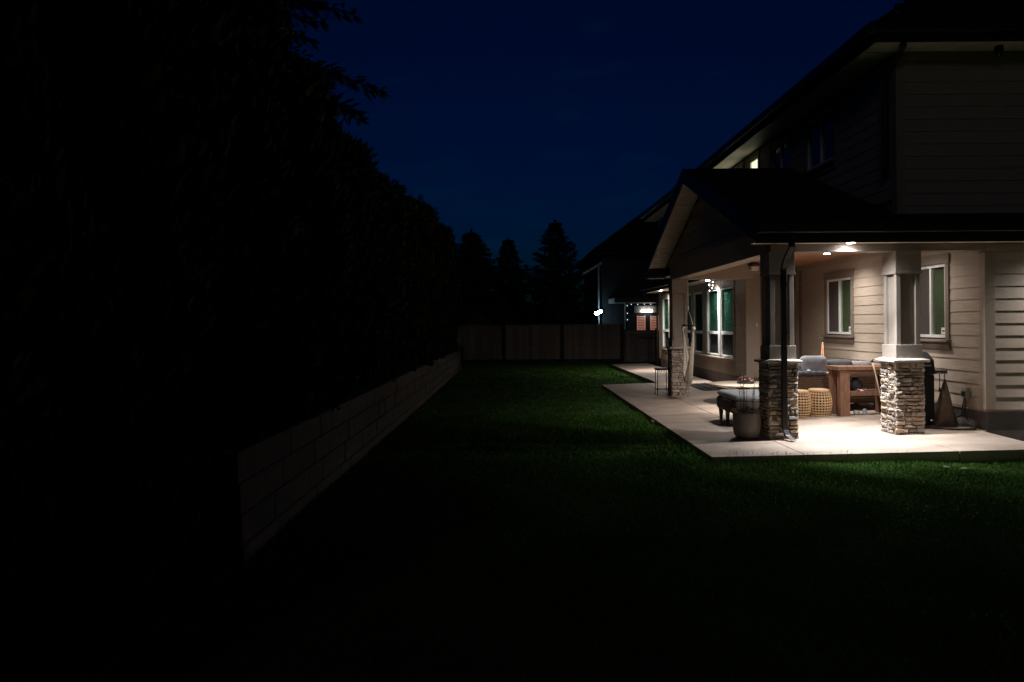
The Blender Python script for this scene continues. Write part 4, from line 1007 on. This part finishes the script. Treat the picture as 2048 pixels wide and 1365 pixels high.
# ------------------------------------------------------------------ neighbour's house
NX, NY = 4.55, 37.0
nb = empty('neighbour_house', (8, NY, 0), 'dark two storey neighbouring house with hipped roof beyond the fence', 'house')
NW = mat('neighbour_siding', (.042, .042, .046), .7, .08, 3)
MB().box(NX + .3, 16, NY, NY + 9, 0, 5.35).build('wall', NW, nb)
z = .3; k = 0
while z < 5.2: MB().box(NX + .28, 8.6, NY - .022, NY - .002, z, z + .17).build('siding_board', NW, nb); z += .18
e0 = 5.35
nr = MB(); q = 4.9
nr.add([(NX - .3, NY - .6, e0 + .2), (16, NY - .6, e0 + .2), (16, NY + 9.6, e0 + .2), (NX - .3, NY + 9.6, e0 + .2), (NX + 4.6, NY + 4.5, e0 + 3.9), (16, NY + 4.5, e0 + 3.9),
        (NX - .3, NY - .6, e0 + .02), (16, NY - .6, e0 + .02), (16, NY + 9.6, e0 + .02), (NX - .3, NY + 9.6, e0 + .02)],
       [(0, 1, 5, 4), (3, 4, 5, 2), (0, 4, 3), (0, 6, 7, 1), (0, 3, 9, 6), (6, 9, 8, 7), (1, 2, 5), (1, 7, 8, 2), (3, 2, 8, 9)])
nro = nr.build('roof', ROOF, nb)
MB().lathe((NX + .45, NY - .3, e0 + .25), [(.16, 0), (.08, .1), (.09, .22), (.01, .45)], 10).build('finial', ROOF, nro)
MB().prism([(NX - .75, e0 - .95), (NX + .28, e0 - .35), (NX + .28, e0 - .47), (NX - .75, e0 - 1.07)], 'y', NY - .1, NY + 4).build('side_eave', mat('pale_soffit', (.55, .55, .55), .6), nb)
MB().box(NX - .80, NX - .74, NY - .12, NY + 4, e0 - 1.10, e0 - .88).build('side_gutter', FASCIA, nb)
MB().box(NX + .06, NX + .14, NY - .10, NY - .025, .2, e0 - .5).build('downspout', mat('pale_pipe', (.4, .42, .45), .5), nb)
# neighbour's covered porch with lit lamp and shuttered windows
MB().box(5.15, 9.0, NY - 2.2, NY - .03, 2.76, 3.0).build('porch_roof', mat('porch_fascia', (.12, .115, .12), .6), nb)
for x in (5.70, 8.9): MB().box(x, x + .14, NY - 2.15, NY - 2.0, 0, 2.759).build('porch_post', NW, nb)
PB = MB().box(6.52, 7.85, NY - .09, NY - .03, 2.28, 2.64).build('lamp_board', mat('lamp_board', (.45, .42, .4), .6), nb)
lampo = MB().cham(6.84, 7.46, NY - .26, NY - .12, 2.30, 2.42, .04).build('porch_lamp', emit('porch_lamp', (1, .95, .9), 6), PB)
MB().box(7.135, 7.165, NY - .20, NY - .17, 2.42, 2.64).build('lamp_stem', WHITE, PB)
SHUT = emit('lit_shutter', (.62, .20, .11), .42)
for wx0, wx1 in ((6.66, 7.11), (7.36, 7.84)):
    wn2 = MB().box(wx0 - .03, wx1 + .03, NY - .04, NY - .024, 1.30, 2.16).build('window', DARK, nb)
    for k in range(9): MB().box(wx0, wx1, NY - .056, NY - .046, 1.36 + k * .085, 1.36 + k * .085 + .055).build('lit_shutter_slat', SHUT, wn2)
    for xx in (wx0, wx1 - .05): MB().box(xx, xx + .045, NY - .060, NY - .0565, 1.34, 2.13).build('shutter_stile', SHUT, wn2)
# string of small bulbs
sl = empty('string_lights', (6.6, NY - 2.2, 2.6), 'string of tiny white bulbs along the neighbouring porch roof', 'string lights')
bp = [(5.79, 1.9), (5.79, 2.22), (5.79, 2.60), (5.99, 2.66), (6.31, 2.66), (6.64, 2.66), (6.96, 2.66), (7.28, 2.66)]
MB().tube([(x, NY - 2.24, z + .03) for x, z in bp], .006, 5).build('cable', BLACKM, sl)
for x, z in bp: MB().lathe((x, NY - 2.24, z), [(.004, -.028), (.022, 0), (.012, .025)], 8).build('bulb', emit('tiny_bulb', (.8, .9, 1), 1.6), sl)
# bluish floodlight on the neighbour's corner
fx, fz = NX + .05, 2.28
fd = empty('floodlight', (fx, NY - .2, fz), 'glaring blue white floodlight on the neighbouring house corner', 'floodlight')
MB().box(fx - .04, fx + .10, NY - .14, NY - .104, fz - .10, fz + .12).build('back_plate', BLACKM, fd)
FE = emit('flood_lens', (.62, .88, 1.0), 60)
for dx, dz, s in ((-.10, -.02, .11), (.12, .08, .09), (.0, .02, .10)):
    hd = MB().lathe((0, 0, 0), [(s * .6, .0), (s, .09), (s, .12), (s * .9, .125)], 16)
    hd.v = [(fx + dx + v[0], NY - .15 - v[2], fz + dz + v[1]) for v in hd.v]; h_ = hd.build('lamp_head', BLACKM, fd)
    ln_ = MB().lathe((0, 0, 0), [(s * .9, .0), (s * .85, .03), (s * .5, .05), (.01, .055)], 16)
    ln_.v = [(fx + dx + v[0], NY - .277 - v[2], fz + dz + v[1]) for v in ln_.v]; ln_.build('lens', FE, h_)
L = bpy.data.lights.new('flood_lamp', 'POINT'); L.energy = 6; L.color = (.35, .75, 1.0); L.shadow_soft_size = .12
o = bpy.data.objects.new('flood_lamp', L); COL.objects.link(o); o.parent = fd; o.location = (0, -.35, 0)

# ------------------------------------------------------------------ lawn grass, dandelions, small things
def grass(n, ylo, yhi, power, seed):
    g_ = np.random.default_rng(seed)
    y = ylo + (yhi - ylo) * g_.random(n) ** power; x = -1.9 + g_.random(n) * 12.5
    # keep inside the view with a margin and off the concrete
    keep = (x < .78 * y + .8) & (x > -.78 * y - .8)
    fy_ = 8.47 - (x - 2.42) * .061
    on = (x > 2.405) & (x < 6.43) & (y > fy_ - .01) & (y < 18.69)
    on |= (x > 3.88) & (y > 18.6); on |= (x > 6.3) & (y > 8.75)
    on |= (x >= 3.85) & (y > 18.6) & (y < 28); on |= (y > FY - .1)
    keep &= ~on; x, y = x[keep], y[keep]; n = len(x)
    edge = np.minimum(np.abs(x - 2.41) + 9 * ((y < 8.4) | (y > 18.7)), np.abs(y - (8.47 - (x - 2.42) * .061)) + 9 * (x < 2.35))
    h = (.022 + .026 * g_.random(n)) * (1 + .9 * np.exp(-edge / .06)) * (.75 + .5 * np.sin(x * 2.1 + 1.3 * np.sin(y * 1.7)) ** 2)
    wd = .0028 + .0006 * y * .55
    a = g_.random(n) * 6.283; lean = .022 + .045 * g_.random(n)
    px, py = np.cos(a), np.sin(a); b = g_.random(n) * 6.283
    V = np.stack([np.stack([x - px * wd, y - py * wd, np.zeros(n)], 1), np.stack([x + px * wd, y + py * wd, np.zeros(n)], 1),
                  np.stack([x + np.cos(b) * lean, y + np.sin(b) * lean, h], 1)], 1).reshape(-1, 3)
    return V
V = np.concatenate([grass(480000, 2.0, 13, 1.0, 1), grass(560000, 3.2, 8.75, .55, 5), grass(180000, 10, 30.8, 1.2, 2)])
go = put('grass', rawmesh('grass', V, np.arange(len(V)).reshape(-1, 3), GRASSM))
tag(go, 'short green grass of the lawn', 'grass', kind='stuff')
# dandelion heads: specks scattered in front of the patio
g_ = np.random.default_rng(21); m = MB()
for i in range(95):
    x = 2.2 + g_.normal() * .9 + (1.2 if i % 3 else 0); y = g_.uniform(5.6, 8.0)
    if x < 0: continue
    z = g_.uniform(.035, .06); r_ = g_.uniform(.005, .010)
    m.lathe((x, y, z), [(.002, -.004), (r_, 0), (r_ * .6, .005)], 6)
    m.add([(x - .001, y, 0), (x + .001, y, 0), (x, y, z)], [(0, 1, 2)])
tag(m.build('dandelions', mat('dandelion_yellow', (.55, .33, .03), .8, .2, 20)), 'small yellow dandelions scattered in the lawn before the patio', 'flowers', kind='stuff')
# long seed stalks along the patio edge
m = MB()
for i in range(70):
    x = g_.uniform(2.6, 5.2); y = 8.43 - (x - 2.42) * .061 - g_.uniform(0, .05); h = g_.uniform(.09, .17); dx = g_.uniform(-.03, .03)
    m.tube([(x, y, 0), (x + dx * .5, y, h * .6), (x + dx, y, h)], [.0012, .001, .0008], 3); m.lathe((x + dx, y, h), [(.001, -.006), (.004, 0), (.001, .008)], 5)
tag(m.build('seed_stalks', mat('weed_stalk', (.10, .07, .035), .8, .2, 20)), 'thin weed stalks along the front edge of the patio', 'weeds', kind='stuff')
def pebble(x, y, z, s, label, m, seed):
    r = random.Random(seed); mb = MB(); V = []; F = []; nu, nv = 12, 7
    for i in range(nv + 1):
        ph = -1.5 + 3.0 * i / nv
        for j in range(nu):
            a = 6.283 * j / nu; q = 1 + r.uniform(-.1, .1); V.append((x + s[0] * math.cos(ph) * math.cos(a) * q, y + s[1] * math.cos(ph) * math.sin(a) * q, z + s[2] * math.sin(ph)))
    for i in range(nv):
        for j in range(nu): F.append((i * nu + j, i * nu + (j + 1) % nu, (i + 1) * nu + (j + 1) % nu, (i + 1) * nu + j))
    F += [tuple(range(nu - 1, -1, -1)), tuple(nv * nu + j for j in range(nu))]
    mb.add(V, F, True); o = mb.build('pebble', m); thingbase(o, (x, y, z)); tag(o, label, 'pebble')
PBM = mat('pale_pebble', (.17, .14, .11), .8, .15, 30)
pebble(2.36, 11.75, .05, (.035, .03, .035), 'small white pebble in the grass at the left patio edge', PBM, 1)
pebble(4.98, 8.02, .02, (.05, .03, .022), 'pale stone in the grass before the right stone column', PBM, 2)
pebble(5.12, 7.93, .018, (.065, .03, .022), 'flat pale stone half sunk in the grass to the right', PBM, 3)
